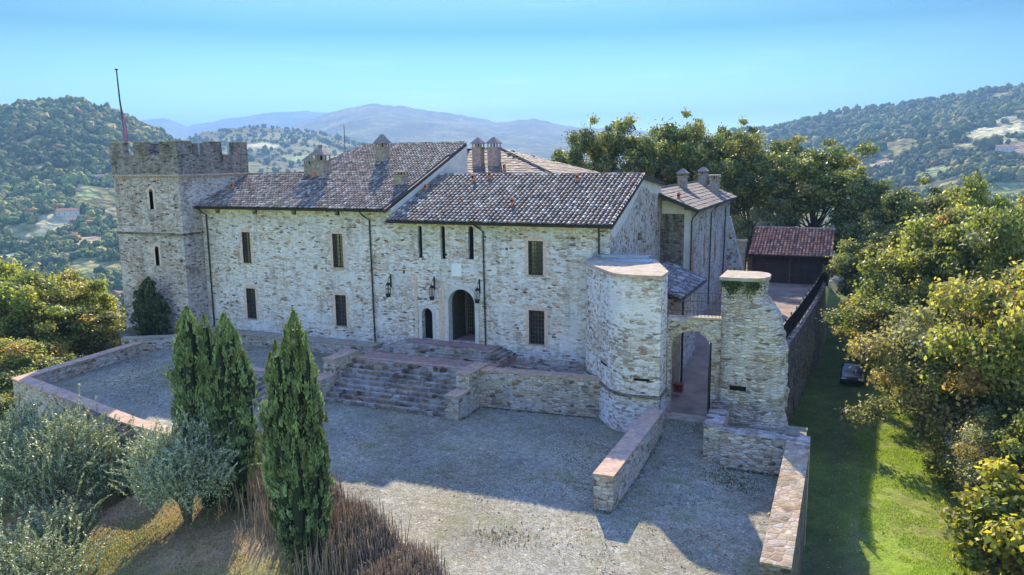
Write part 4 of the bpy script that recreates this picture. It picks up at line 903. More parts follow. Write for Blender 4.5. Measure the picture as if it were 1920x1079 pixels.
# uneven stones lying in the treads
for k in range(NS):
    x = -30.35
    while x < -21.7:
        wd = rnd.uniform(.25, .75); 
        mb.box((x, -8.37+.41*k+rnd.uniform(-.02, .015), .215*(k+1)-.10), (min(x+wd-.02, -21.62), -8.1+.41*k+rnd.uniform(0, .08), .215*(k+1)+rnd.uniform(.005, .035)), 0); x += wd
mb.build('flight', M['steps'], st)
mb = MB(); mb.box((-30.4, -4.5, -.2), (-20.6, 0, 1.95), 1); mb.box((-30.38, -4.72, 1.93), (-21.62, -4.35, 1.985), 0)
mb.build('landing', [M['coping'], M['paving']], st)
mb = MB()
for k in range(4):
    a = .34*k; mb.box((-30.0+a, -2.75+a*.9, 1.9+k*.001), (-20.7-a, 0, 1.955+.118*(k+1)), 0)
    x = -30.0+a
    while x < -20.8-a:
        wd = rnd.uniform(.3, .8); mb.box((x, -2.77+a*.9, 1.955+.118*(k+1)-.06), (min(x+wd-.015, -20.72-a), -2.5+a*.9, 1.955+.118*(k+1)+rnd.uniform(.004, .02)), 0); x += wd
mb.box((-28.6, -1.35, 2.3), (-22.1, -.01, 2.45), 1)
mb.build('upper_steps', [M['steps'], M['paving']], st)
def cheek(x0, x1, hand):
    mb = MB(); mb.box((x0, -8.5, -.2), (x1, -7.0, 1.33), 0); mb.box((x0+.001, -7.0, -.2), (x1-.001, -4.6, 2.3), 0)
    mb.box((x0-.03, -8.54, 1.33), (x1+.03, -7.0, 1.42), 1); mb.box((x0-.03, -7.04, 2.3), (x1+.03, -4.3, 2.4), 1)
    o = mb.build('cheek_wall', [M['garden'], M['coping']], st); o['label'] = hand+' stepped cheek wall with brick coping'
cheek(-21.6, -20.7, 'right'); cheek(-31.3, -30.4, 'left')
wall('retaining_wall', [(-20.7, -5.6), (-13.2, -5.0)], .8, [2.3, 2.3], -.2, 'stone retaining wall with brick coping between the staircase and the round bastion', m='garden', ct=.08)
mb = MB(); mb.prism([(-20.7, -4.8), (-13.5, -4.2), (-13.5, 0), (-20.7, 0)], -.2, 1.62); struct(mb.build('walkway', M['steps']))
mb = MB(); mb.box((-20.6, -.35, 1.6), (-14.3, 0, 1.85)); tag(mb.build('plinth_course', M['garden']), 'low dark plinth along the foot of the lower range right of the steps', 'plinth')
# ============================================================ bastion
def smooth_poly(P, idx, r=.9, n=5):
    out = []
    for i, p in enumerate(P):
        if i in idx:
            a = Vector(P[i-1]); b = Vector(p); c = Vector(P[(i+1) % len(P)]); p0 = b+(a-b).normalized()*r*idx[i]; p1 = b+(c-b).normalized()*r*idx[i]
            for k in range(n+1):
                t = k/n; out.append(tuple(p0*(1-t)**2+b*2*t*(1-t)+p1*t*t))
        else: out.append(p)
    return out
BP = [(-15.3, .0), (-15.25, -2.2), (-11.75, -6.95), (-9.38, -6.7), (-9.42, -5.0), (-11.3, .0)]
bo = smooth_poly(BP, {1: 1.2, 2: 1.2}, 1.0, 7)
def grow(poly, k, cx=-11.5, cy=-2.5):
    return [(cx+(x-cx)*(1+k), cy+(y-cy)*(1+k) if y < -.1 else y) for x, y in poly]
bt = thing('bastion', (-12, -4, 0), 'rounded stone bastion with a flat pale cap left of the arched gate', 'bastion')
mb = MB()
lv = [(0, .035), (1.0, .025), (2.1, .012), (2.16, 0), (4, 0), (6, 0), (8.62, 0)]
for (za, ka), (zb_, kb) in zip(lv[:-1], lv[1:]): 
    mb.prism(grow(bo, ka), za-.3 if za == 0 else za, zb_, 0, top=grow(bo, kb), bottom=False)
mb.build('masonry', M['bastion'], bt)
mb = MB(); o1 = grow(bo, .035); 
mb.prism(o1, 2.05, 2.2, 0); mb.build('string_course', M['darkstone'], bt)
# cap: pale screed border with grey metal deck behind
mb = MB(); mb.prism(grow(bo, .02), 8.62, 8.80, 1, mt=0, c=(1, 1, 1))
mb.prism([(-15.1, .0), (-14.9, -1.2), (-12.9, -2.1), (-11.2, -2.2), (-11.1, -1.6), (-11.6, .0)], 8.8, 8.86, 2)
mb.prism([(-15.3, 0), (-14.6, -.6), (-11.6, -.6), (-11.5, 0)], 8.86, 9.0, 2)
mb.build('cap', [M['capstone'], M['brick'], M['lead']], bt)
for (x, y, ux, uy, z) in ((-12.9, -5.45, .6, -.8, 3.35), (-10.35, -6.82, 1, .1, 3.0)):
    mb = MB(); n = (uy, -ux); 
    n = (-abs(uy) if x < -12 else .1, -abs(ux)); 
    mb.hexa([(x-ux*.42+n[0]*.03, y-uy*.42+n[1]*.03, z), (x+ux*.42+n[0]*.03, y+uy*.42+n[1]*.03, z), (x+ux*.42-n[0]*.3, y+uy*.42-n[1]*.3, z), (x-ux*.42-n[0]*.3, y-uy*.42-n[1]*.3, z)]+
            [(x-ux*.42+n[0]*.03, y-uy*.42+n[1]*.03, z+.13), (x+ux*.42+n[0]*.03, y+uy*.42+n[1]*.03, z+.13), (x+ux*.42-n[0]*.3, y+uy*.42-n[1]*.3, z+.13), (x-ux*.42-n[0]*.3, y-uy*.42-n[1]*.3, z+.13)])
    mb.build('gun_slot', M['void'], bt)
    mb = MB(); mb.hexa([(x-ux*.6+n[0]*.05, y-uy*.6+n[1]*.05, z+.14), (x+ux*.6+n[0]*.05, y+uy*.6+n[1]*.05, z+.14), (x+ux*.6-n[0]*.2, y+uy*.6-n[1]*.2, z+.14), (x-ux*.6-n[0]*.2, y-uy*.6-n[1]*.2, z+.14)]+
            [(x-ux*.6+n[0]*.05, y-uy*.6+n[1]*.05, z+.30), (x+ux*.6+n[0]*.05, y+uy*.6+n[1]*.05, z+.30), (x+ux*.6-n[0]*.2, y+uy*.6-n[1]*.2, z+.30), (x-ux*.6-n[0]*.2, y-uy*.6-n[1]*.2, z+.30)])
    mb.build('slot_lintel', M['rubble'], bt)
# ============================================================ gateway
gt = thing('gateway', (-8, -4.6, .5), 'arched stone gateway between the bastion and the ruined pier', 'gateway')
o = Vector((-9.4, -4.9)); dgt = Vector((2.95, .35)).normalized(); ng = (dgt.y, -dgt.x); L = 3.0
gh = arch_loop(1.28, .3, 2.15, 4.45, 16)
for nm in (1,):
    mb = MB(); panel(mb, o, dgt, ng, [(0, .1), (L, .1), (L, 6.2), (0, 6.2)], [gh], .8)
    bk = o-Vector(ng)*.8; panel(mb, bk, dgt, (-ng[0], -ng[1]), [(0, .1), (L, .1), (L, 6.2), (0, 6.2)], [gh], .01)
    e0, e1 = o+dgt*L, bk+dgt*L
    mb.face([(*o, 6.2), (*e0, 6.2), (*e1, 6.2), (*bk, 6.2)])
    mb.build('masonry', M['rubble'], gt)
mb = MB(); nV = 19; r0, r1 = 1.07, 1.50
for k in range(nV):
    a0, a1 = math.pi*(k+.06)/nV, math.pi*(k+.94)/nV; rr1 = r1+rnd.uniform(-.06, .06)
    P = lambda a, r, d: (o.x+dgt.x*(1.28+r*math.cos(a))+ng[0]*d, o.y+dgt.y*(1.28+r*math.cos(a))+ng[1]*d, 4.45+r*math.sin(a))
    d = .03+rnd.uniform(0, .02)
    mb.hexa([P(a0, r0, -.1), P(a1, r0, -.1), P(a1, r0, d), P(a0, r0, d), P(a0, rr1, -.1), P(a1, rr1, -.1), P(a1, rr1, d), P(a0, rr1, d)], 0)
mb.build('arch_ring', M['garden'], gt)
mb = MB(); a = o+dgt*1.0; b = o+dgt*3.0
mb.hexa([(*(a+Vector(ng)*.08), 6.2), (*(b+Vector(ng)*.08), 6.2), (*(b-Vector(ng)*.6), 6.2), (*(a-Vector(ng)*.6), 6.2), (*(a+Vector(ng)*.08), 6.3), (*(b+Vector(ng)*.08), 6.3), (*(b-Vector(ng)*.6), 6.3), (*(a-Vector(ng)*.6), 6.3)])
mb.build('coping', M['capstone'], gt)
mb = MB(); q = lambda u, z: (o.x+dgt.x*u-ng[0]*.1, o.y+dgt.y*u-ng[1]*.1, z)
mb.box((-9.5, -5.35, .3), (-6.9, -4.2, .56)); mb.build('threshold', M['capstone'], gt)
rl = MB()
for z in (6.62, 7.15, 7.62): rl.tube([q(.05 if z > 7.5 else .5, z), q(2.98, z)], .022, 5)
for k in range(11): u = 1.0+k*.195; rl.tube([q(u, 6.3), q(u, 7.62)], .012, 4)
tag(rl.build('gate_railing', M['grille']), 'thin metal railing above the gateway arch', 'railing')
# open iron gate leaf, edge on
t = thing('iron_gate', (-6.9, -4.7, .5), 'black iron gate leaf standing open at the right jamb of the archway', 'gate')
mb = MB(); hx_, hy_ = -7.0, -5.0; ex_, ey_ = -6.75, -6.9
P = lambda u, z: (hx_+(ex_-hx_)*u, hy_+(ey_-hy_)*u, z)
mb.tube([P(0, .55), P(0, 5.0)], .05, 6); mb.tube([P(1, .3), P(1, 3.9)], .04, 6)
for z in (.75, 2.2, 3.6): mb.tube([P(0, z), P(1, z)], .03, 5)
mb.tube([P(0, 5.0), P(.35, 4.7), P(.7, 4.25), P(1, 3.9)], .03, 5)
mb.build('gate_frame', M['iron'], t)
mb = MB()
for k in range(1, 12): u = k/12; mb.tube([P(u, .7), P(u, 5.0-1.15*u**1.3)], .015, 4)
mb.build('gate_bars', M['iron'], t)
# ============================================================ ruined pier
def ruin():
    t = thing('ruined_pier', (-5.2, -3.6, 0), 'tall ruined masonry pier with a flat rounded cap and moss, right of the gateway', 'masonry pier')
    r = np.random.RandomState(4); nz = 64; na = 72; V_, F_ = [], []
    for i in range(nz+1):
        z = -3.6+(8.45+3.6)*i/nz
        q = np.clip((8.0-z)/8., 0, 1)
        xr = -4.35+1.05*np.clip((7.4-z)/2.2, 0, 1)**.6+ .12*np.clip((3-z)/3, 0, 1)
        x0, x1, y0, y1 = -6.62, xr, -4.75-.15*q, -2.2
        cx, cy, hx_, hy_ = (x0+x1)/2, (y0+y1)/2, (x1-x0)/2, (y1-y0)/2
        for j in range(na):
            a = 2*math.pi*j/na; c, s = math.cos(a), math.sin(a); p = 7 if c < 0 else 2.6
            k = (abs(c)**p+abs(s)**p)**(-1/p)
            x = cx+hx_*k*c; y = cy+hy_*k*s
            lay = vnoise(np.array([z*4.2]), np.array([3.3]))[0]
            n = (vnoise(np.array([a*5+11]), np.array([z*3.4+7]))[0]-.5)*.20+(lay-.5)*.16*(1 if c > 0 else .25)+(vnoise(np.array([a*2+31]), np.array([z*1.1]))[0]-.5)*.5*max(0, c)*(1 if z < 7.3 else .2)
            V_.append((x+n*c*(1 if c > 0 else .15), y+n*s*.35, z))
    for i in range(nz):
        for j in range(na): a, b = i*na+j, i*na+(j+1) % na; F_.append((a, b, b+na, a+na))
    npmesh('masonry', V_, F_, (1, 1, 1), M['ruin'], t)
    mb = MB(); P = [(-6.62, -2.1), (-6.66, -4.84)]
    P += [(-5.2+.95*math.sin(math.pi*k/10)*1.0+(.0), -4.84+2.74*k/10) for k in range(0, 11)]
    P = [(-6.68, -2.1), (-6.68, -4.86), (-5.3, -4.9), (-4.75, -4.8), (-4.38, -4.45), (-4.2, -3.9), (-4.2, -3.1), (-4.4, -2.5), (-4.9, -2.1)]
    mb.prism(P, 8.42, 8.6); mb.build('cap', M['capstone'], t)
    # moss tufts below the cap
    n = 700; x = np.where(r.uniform(0, 1, n) < .6, r.normal(-6.0, .28, n), r.normal(-4.9, .25, n)).clip(-6.55, -4.3); z = 8.4-np.abs(r.normal(0, .33, n))*(.6+.7*np.sin((x+6.6)*3.1)**2); y = -4.93-r.uniform(0, .07, n)
    V2, F2 = leafquads(np.stack([x, y, z], 1), r.uniform(.04, .09, n), r.normal(0, 1, (n, 3)), .7, r)
    c = np.repeat(np.array([.06, .09, .025])*r.uniform(.6, 1.6, (n, 1)), 4, 0); tag(npmesh('moss', V2, F2, c, M['grass'], t), kind='stuff')
    mb = MB(); mb.box((-6.1, -4.96, 2.72), (-4.95, -4.6, 2.86)); mb.build('stone_ledge', M['rubble'], t)
    mb = MB(); mb.box((-5.95, -4.94, 2.45), (-5.1, -4.6, 2.70)); mb.build('gun_slot', M['void'], t)
    # fallen timber / roots at the foot on the right
    
def leafquads(P, size, nrm, aspect, r, axis=None):
    P = np.asarray(P, float); n = len(P); nrm = nrm/(np.linalg.norm(nrm, axis=1, keepdims=True)+1e-9)
    if axis is None: axis = r.normal(0, 1, (n, 3))
    a = axis-(axis*nrm).sum(1, keepdims=True)*nrm; a /= (np.linalg.norm(a, axis=1, keepdims=True)+1e-9); b = np.cross(nrm, a)
    s = np.asarray(size).reshape(-1, 1)*np.ones((n, 1)); w_ = s*aspect
    V_ = np.stack([P-a*s, P+b*w_-a*s*.1, P+a*s, P-b*w_-a*s*.1], 1).reshape(-1, 3); F_ = np.arange(n*4).reshape(n, 4)
    return V_, F_
ruin()
# ============================================================ approach walls
wall('low_wall', [(-9.05, -7.2), (-9.0, -16.75)][::-1], .85, [1.62, 1.62], -.3, 'low stone wall with a brick coping running from the bastion into the gravel, its near end in the sun', cm='copingx', ct=.1)
wall('approach_wall', [(-5.9, -5.0), (-5.6, -9.7)][::-1], .85, [1.95, 1.8], -.2, 'short wall stepping forward from the foot of the ruined pier', m='garden', cm='steps', ct=.06)
wall('approach_wall', [(-5.55, -10.2), (-1.55, -10.2)], .8, [1.9, 1.9], -3.6, 'thick coped cross wall of tan blocks between the pier and the outer parapet', m='garden', cm='steps', ct=.06)
wall('parapet_wall', [(-1.55, -10.18), (-1.5, -21.2)][::-1], .95, [1.3, 1.88], -4.2, 'long parapet with a wide mossy stone top along the right edge of the approach', m='retain', cm='wallcap', ct=.08)
# rubble heap at foot of the wall
# ============================================================ outer retaining wall and fence
FP = [(-3.35, -2.4), (-4.1, 1.5), (-4.3, 5), (-4.2, 9), (-3.85, 14), (-3.55, 20), (-3.2, 27), (-3.0, 33), (-2.95, 38.5)]
mb = MB()
for (a, b) in zip(FP[:-1], FP[1:]):
    for k in range(6):
        t0, t1 = k/6, (k+1)/6; p = [a[0]+(b[0]-a[0])*t0, a[1]+(b[1]-a[1])*t0]; q = [a[0]+(b[0]-a[0])*t1, a[1]+(b[1]-a[1])*t1]
        mb.hexa([(p[0]-.5, p[1], -4), (p[0]+.55, p[1], -4), (q[0]+.55, q[1], -4), (q[0]-.5, q[1], -4), (p[0]-.4, p[1], 2.0), (p[0]+.12, p[1], 2.0), (q[0]+.12, q[1], 2.0), (q[0]-.4, q[1], 2.0)])
tw_ = thing('retaining_wall', (-3.8, 10, -3.5), 'dark ivy-stained retaining wall below the metal fence on the right', 'wall')
mb.build('masonry', M['retain'], tw_)
mb = MB()
for a, b in zip(FP[:-1], FP[1:]): mb.hexa([(a[0]-.42, a[1], 2.0), (a[0]+.2, a[1], 2.0), (b[0]+.2, b[1], 2.0), (b[0]-.42, b[1], 2.0), (a[0]-.42, a[1], 2.1), (a[0]+.2, a[1], 2.1), (b[0]+.2, b[1], 2.1), (b[0]-.42, b[1], 2.1)])
mb.build('coping', M['steps'], tw_)
fn = thing('metal_fence', (-4.2, 6, 2.1), 'dark close-barred metal fence curving along the top of the outer wall', 'fence')
fb, fr, fpn = MB(), MB(), MB(); D = 0; k = 0
FQ = [(x-.08, y) for x, y in FP[1:]]
for a, b in zip(FQ[:-1], FQ[1:]):
    fr.tube([(a[0], a[1], 3.62), (b[0], b[1], 3.62)], .03, 5); fr.tube([(a[0], a[1], 2.25), (b[0], b[1], 2.25)], .03, 5)
    Ln = math.hypot(b[0]-a[0], b[1]-a[1]); n = int(Ln/.13)
    for q in range(n):
        u = q/n; x, y = a[0]+(b[0]-a[0])*u, a[1]+(b[1]-a[1])*u; fb.tube([(x, y, 2.15), (x, y, 3.66)], .016, 4, cap=False)
    m_ = max(2, round(Ln/2.2))
    for q in range(m_):
        u = q/m_; x, y = a[0]+(b[0]-a[0])*u, a[1]+(b[1]-a[1])*u; mb = MB(); mb.box((x-.04, y-.04, 2.1), (x+.04, y+.04, 3.78)); mb.box((x-.055, y-.055, 3.78), (x+.055, y+.055, 3.84)); mb.build('post', M['iron'], fn)
fb.build('bars', M['iron'], fn); fr.build('rail', M['paleiron'], fn)
# mesh screen fixed behind the bars
mb = MB()
for a, b in zip(FQ[:-1], FQ[1:]): mb.hexa([(a[0]-.05, a[1], 2.2), (a[0]-.03, a[1], 2.2), (b[0]-.03, b[1], 2.2), (b[0]-.05, b[1], 2.2), (a[0]-.05, a[1], 3.55), (a[0]-.03, a[1], 3.55), (b[0]-.03, b[1], 3.55), (b[0]-.05, b[1], 3.55)])
mb.build('screen', M['iron'], fn)
# ============================================================ shed
sh = thing('shed', (-6.5, 40, 1.8), 'open timber shed with a red tiled roof at the far end of the yard', 'shed')
mb = MB(); mb.box((-10.2, 38.3, 1.7), (-2.6, 38.42, 4.7)); mb.box((-10.2, 38.43, 1.7), (-10.05, 44, 4.7)); mb.box((-2.75, 38.43, 1.7), (-2.6, 44, 4.7)); mb.build('board_wall', M['plank'], sh)
mb = MB()
for x in (-10.25, -6.4, -2.7): mb.box((x, 38.1, 1.7), (x+.16, 38.28, 4.65))
mb.box((-10.3, 38.08, 4.5), (-2.5, 38.3, 4.7)); mb.build('post_frame', plain('brown_timber', (.12, .06, .035), .8, nscale=6), sh)
mb = MB(); slope_tiles(mb, [(-10.5, 37.6, 4.75), (-2.3, 37.6, 4.75), (-2.3, 43.6, 7.1), (-10.5, 43.6, 7.1)], 0, pitch=.33, expo=.5, pal=PALR)
mb.prism([(-10.5, 37.6), (-2.3, 37.6), (-2.3, 43.6), (-10.5, 43.6)], [4.6, 4.6, 6.95, 6.95], [4.72, 4.72, 7.07, 7.07], 2); mb.box((-10.5, 43.55, 7.05), (-2.3, 43.8, 7.22), 3)
mb.build('roof', [M['redtile'], M['under'], M['wood'], M['lead']], sh)
gutter_(sh, (-10.5, 37.55, 4.68), (-2.3, 37.55, 4.68), .05)
# small pale block by the shed
mb = MB(); mb.prism([(-11.9, 38.8), (-10.9, 38.8), (-10.9, 39.9), (-11.9, 39.9)], 1.7, 5.9); mb.prism([(-12.0, 38.7), (-10.8, 38.7), (-10.8, 40), (-12, 40)], 5.9, 6.1); tag(mb.build('garden_pier', M['capstone']), 'pale rounded masonry pier between the buttress and the red roofed shed', 'pier')
# ============================================================ lean-to behind the bastion
an = thing('lean_to', (-10.5, 3, 1), 'small lean-to with a dark broken tile roof behind the bastion, seen over the gateway', 'lean-to')
mb = MB(); mb.box((-13.6, -.6+.7, .4), (-10.15, 7.6, 6.35)); mb.build('wall', M['rubble'], an)
mb = MB(); slope_tiles(mb, [(-9.6, -.6, 6.45), (-9.6, 8.2, 6.45), (-12.6, 8.2, 7.6), (-12.6, -.6, 7.6)], 0, pitch=.36, expo=.5, pal=[((.07, .06, .06), 5), ((.14, .12, .12), 3), ((.26, .26, .28), 2)])
mb.prism([(-9.6, -.6), (-9.6, 8.2), (-12.6, 8.2), (-12.6, -.6)], [6.33, 6.33, 7.48, 7.48], [6.42, 6.42, 7.57, 7.57], 2); mb.build('roof', [M['tile'], M['under'], M['wood']], an)
mb = MB(); mb.box((-10.14, .1, .5), (-9.75, .5, 6.2)); mb.build('corner_pier', M['capstone'], an)
mb = MB(); mb.tube([(-9.6, .2, .8), (-9.6, .2, 6.4)], .07, 8); mb.build('downpipe', M['gutter'], an); gutter_(an, (-9.52, 8.2, 6.4), (-9.52, -.6, 6.4))
mb = MB(); mb.box((-9.75, -1.35, .9), (-9.25, -.95, 1.35)); mb.box((-9.78, -1.38, 1.35), (-9.22, -.92, 1.41)); mb.box((-9.55, -1.40, 1.18), (-9.45, -1.36, 1.3), 1)
tag(mb.build('storage_box', [plain('red_paint', (.17, .015, .012), .6), M['iron']]), 'small red box standing just inside the gateway', 'box')
# ============================================================ television aerial
t = thing('television_aerial', (-42.0, 9, 13), 'thin television aerial with three cross arms on the roof slope', 'aerial')
ax, ay = -42.35, 12.0
mb = MB(); mb.tube([(ax, ay, 12.5), (ax, ay, 18.1)], .028, 6); mb.build('mast', M['gutter'], t)
for z, a, l in ((17.95, .2, .45), (16.9, .0, 1.3), (15.9, -.1, 1.0)):
    mb = MB(); mb.tube([(ax-l*.45, ay+a, z), (ax+l, ay-a, z+.04)], .014, 4)
    for q in range(7): u = -.4+q*.22; mb.tube([(ax+l*u, ay-.28, z), (ax+l*u, ay+.28, z)], .007, 4)
    mb.build('cross_arm', M['paleiron'], t)
# ============================================================ vegetation
def tube_np(mb, pts, r0, r1, n=6):
    k = len(pts); mb.tube(pts, [r0+(r1-r0)*i/(k-1) for i in range(k)], n)
def crown_pts(r, rx, ry, rz, nc, cr, nl, low=-.55, flat=1.):
    """leaf positions in clumps spread through an uneven ellipsoid; returns clump centres too"""
    C_ = []; ph = r.uniform(0, 6, 3)
    while len(C_) < nc:
        d = r.normal(0, 1, 3); d /= np.linalg.norm(d)
        if d[2] < low: continue
        k = 1+.20*math.sin(3*math.atan2(d[1], d[0])+ph[0])+.16*math.sin(4.3*d[2]*3+ph[1])+r.uniform(-.16, .16)
        q = r.uniform(.35, 1)**.5*k
        C_.append((d[0]*rx*q, d[1]*ry*q, d[2]*rz*q))
    C_ = np.array(C_); s = r.uniform(.6, 1.25, nc)*cr
    w_ = s**2/np.sum(s**2); idx = r.choice(nc, nl, p=w_)
    d = r.normal(0, 1, (nl, 3)); d /= np.linalg.norm(d, axis=1, keepdims=True)
    rad = s[idx]*(r.uniform(0, 1, nl)**.4)*np.where(r.uniform(0, 1, nl) < .2, r.uniform(1.1, 1.9, nl), r.uniform(.8, 1.2, nl))
    P = C_[idx]+d*rad[:, None]*np.array([1, 1, .72*flat])
    return C_, s, idx, P, d
def make_tree(name, seed, R_, H_, trunk_h, pal, wts, nl=15000, leaf=(.12, .22), nc=46, cr=.3, mat='leaf', tr=.16, low=-.5, aspect=.62, bare=0, dark=(.6, 1.5)):
    """broadleaf: returns an Empty with children crown and trunk; R_ crown radius, H_ crown half height"""
    r = np.random.RandomState(seed); root = bpy.data.objects.new(name, None); COL.objects.link(root)
    C_, s, idx, P, d = crown_pts(r, R_, R_*r.uniform(.85, 1.1), H_, nc, R_*cr, nl, low)
    P[:, 2] += trunk_h+H_
    nrm = d*.6+r.normal(0, .7, P.shape)+np.array([0, 0, .35])
    V_, F_ = leafquads(P, r.uniform(leaf[0], leaf[1], len(P)), nrm, aspect, r)
    pal = np.array(pal); pc = pal[r.choice(len(pal), nc, p=np.array(wts)/sum(wts))]
    cl = pc[idx]*r.uniform(.75, 1.25, (nc,))[idx][:, None]
    own = pal[r.choice(len(pal), len(P), p=np.array(wts)/sum(wts))]; mixk = r.uniform(0, .45, len(P))[:, None]
    cl = (cl*(1-mixk)+own*mixk)*r.uniform(*dark, (len(P), 1))
    npmesh('crown', V_, F_, np.repeat(cl, 4, 0), M[mat], root, local=True)
    mb = MB(); top = trunk_h+H_*.9; b = [(r.normal(0, .05)*z, r.normal(0, .05)*z, z) for z in np.linspace(-.6, top, 6)]; tube_np(mb, b, tr*1.3, tr*.45, 7)
    order = r.permutation(nc)[:26]
    for i in order:
        e = C_[i]+np.array([0, 0, trunk_h+H_]); k = r.uniform(.15, .7); a = np.array(b[2])*(1-k)+np.array(b[4])*k
        m_ = (a+e)/2+r.normal(0, .12, 3)*R_*.3+np.array([0, 0, -.08*R_]); tube_np(mb, [tuple(a), tuple(m_), tuple(e)], tr*.34, tr*.07, 5)
        for q in range(3):
            e2 = e+r.normal(0, .5, 3)*s[i]; tube_np(mb, [tuple(m_*.3+e*.7), tuple(e2)], tr*.1, tr*.03, 4)
    for q in range(bare):
        a_ = r.uniform(0, 6.28); st_ = np.array([math.cos(a_)*R_*.6, math.sin(a_)*R_*.6, trunk_h+H_*1.2]); e = st_*1.25+np.array([0, 0, R_*.5]); tube_np(mb, [tuple(st_*.4+np.array([0, 0, trunk_h*.5])), tuple(st_), tuple(e)], tr*.2, tr*.03, 4)
    o = mb.build('trunk', M['bark']); o.parent = root; o.location = (0, 0, 0)
    return root
def copy_tree(src):
    c = src.copy(); COL.objects.link(c)
    for ch in src.children: q = ch.copy(); COL.objects.link(q); q.parent = c
    return c
GREEN = [(.10, .13, .04), (.16, .19, .06), (.23, .24, .08), (.06, .08, .03), (.27, .23, .09)]
AUT = [(.23, .24, .06), (.16, .20, .05), (.31, .28, .07), (.36, .22, .07), (.09, .12, .04)]
OAK = [(.15, .165, .065), (.21, .21, .08), (.27, .22, .07), (.09, .105, .04), (.34, .33, .20)]
YEL = [(.30, .28, .04), (.22, .24, .04), (.36, .26, .05), (.12, .15, .03)]
pro = {
 'green': lambda s: make_tree('broadleaf_tree', s, 3.4, 3.8, 3.2, GREEN, [3, 4, 3, 2, 1], 30000, (.07, .14), 95, .20, 'leaf', .2),
 'aut': lambda s: make_tree('autumn_tree', s, 3.6, 3.6, 2.4, AUT, [4, 4, 2, 1, 2], 34000, (.07, .14), 90, .22, 'leafy', .18),
 'oak': lambda s: make_tree('oak_tree', s, 4.2, 3.9, 1.4, OAK, [4, 4, 2, 2, 2], 52000, (.06, .125), 110, .21, 'leaf', .25, -.75),
 'yel': lambda s: make_tree('yellowing_shrub', s, 2.4, 2.2, .5, YEL, [4, 4, 2, 3], 15000, (.09, .16), 44, .30, 'leafy', .10, -.9, .7),
}
used = {}
def place(kind, var, x, y, R_, label, cat='tree', grp=None, zc=None, rot=None, base=None, sz=1.):
    key = (kind, var)
    if key not in used: used[key] = pro[kind](100*len(used)+var*7+11); o = used[key]
    else: o = copy_tree(used[key])
    r0 = {'green': 3.4, 'aut': 3.6, 'oak': 4.2, 'yel': 2.4}[kind]; hh = {'green': (3.2, 3.8), 'aut': (2.4, 3.6), 'oak': (1.4, 3.9), 'yel': (.5, 2.2)}[kind]
    k = R_/r0*1.0; zb = zg(x, y) if base is None else base
    # stretch so that the crown centre sits at zc
    kz = k*sz if zc is None else max(.6*k, (zc+.95*R_-zb)/(hh[0]+2.05*hh[1]))
    o.location = (x, y, zb-.05); o.scale = (k, k, kz); o.rotation_euler = (0, 0, rnd.uniform(0, 6.28) if rot is None else rot)
    tag(o, label, cat, grp); return o
G1 = 'trees behind the castle yard'; G2 = 'trees and bushes along the grass lane'; G3 = 'autumn trees beyond the terrace'
BACK = [(-31.5, 47.4, 14.2, 4.3, 'green', 0, 'leftmost dark green tree behind the tiled ridge'), (-27.2, 51.8, 15.0, 5.6, 'green', 1, 'tallest dark tree rising behind the lower tiled roof'), (-21.8, 55.2, 14.6, 4.6, 'green', 0, 'green tree above the right end of the lower ridge'),
 (-17.1, 53, 15.2, 4.4, 'green', 1, 'slim upright tree with a feathery top behind the wing chimneys'), (-12.3, 54.8, 12.4, 5.2, 'green', 2, 'dark green tree to the right of the wing chimneys'), (-4.8, 52.3, 11.6, 6.2, 'green', 1, 'broad round green tree behind the red tiled shed'),
 (-8.9, 62.2, 12.6, 4.4, 'green', 2, 'darker tree in the gap left of the broad round tree'), (.6, 48.3, 8.2, 4.2, 'green', 0, 'lower green tree right of the shed roof'), (-35.6, 50.3, 13.2, 3.2, 'green', 2, 'small pale tree top just over the rear house roof'),
 (-15.7, 63.4, 13.8, 4.6, 'green', 0, 'tree top further back between two nearer crowns'), (-22, 63, 14, 5, 'aut', 0, 'olive brown tree top behind the wing roof'), (-9.5, 47.5, 6.5, 3.6, 'oak', 0, 'bushy dark tree close behind the shed')]
for x, y, zc, R_, kd, v, lb in BACK: place(kd, v, x, y, R_, lb, grp=G1, zc=zc)
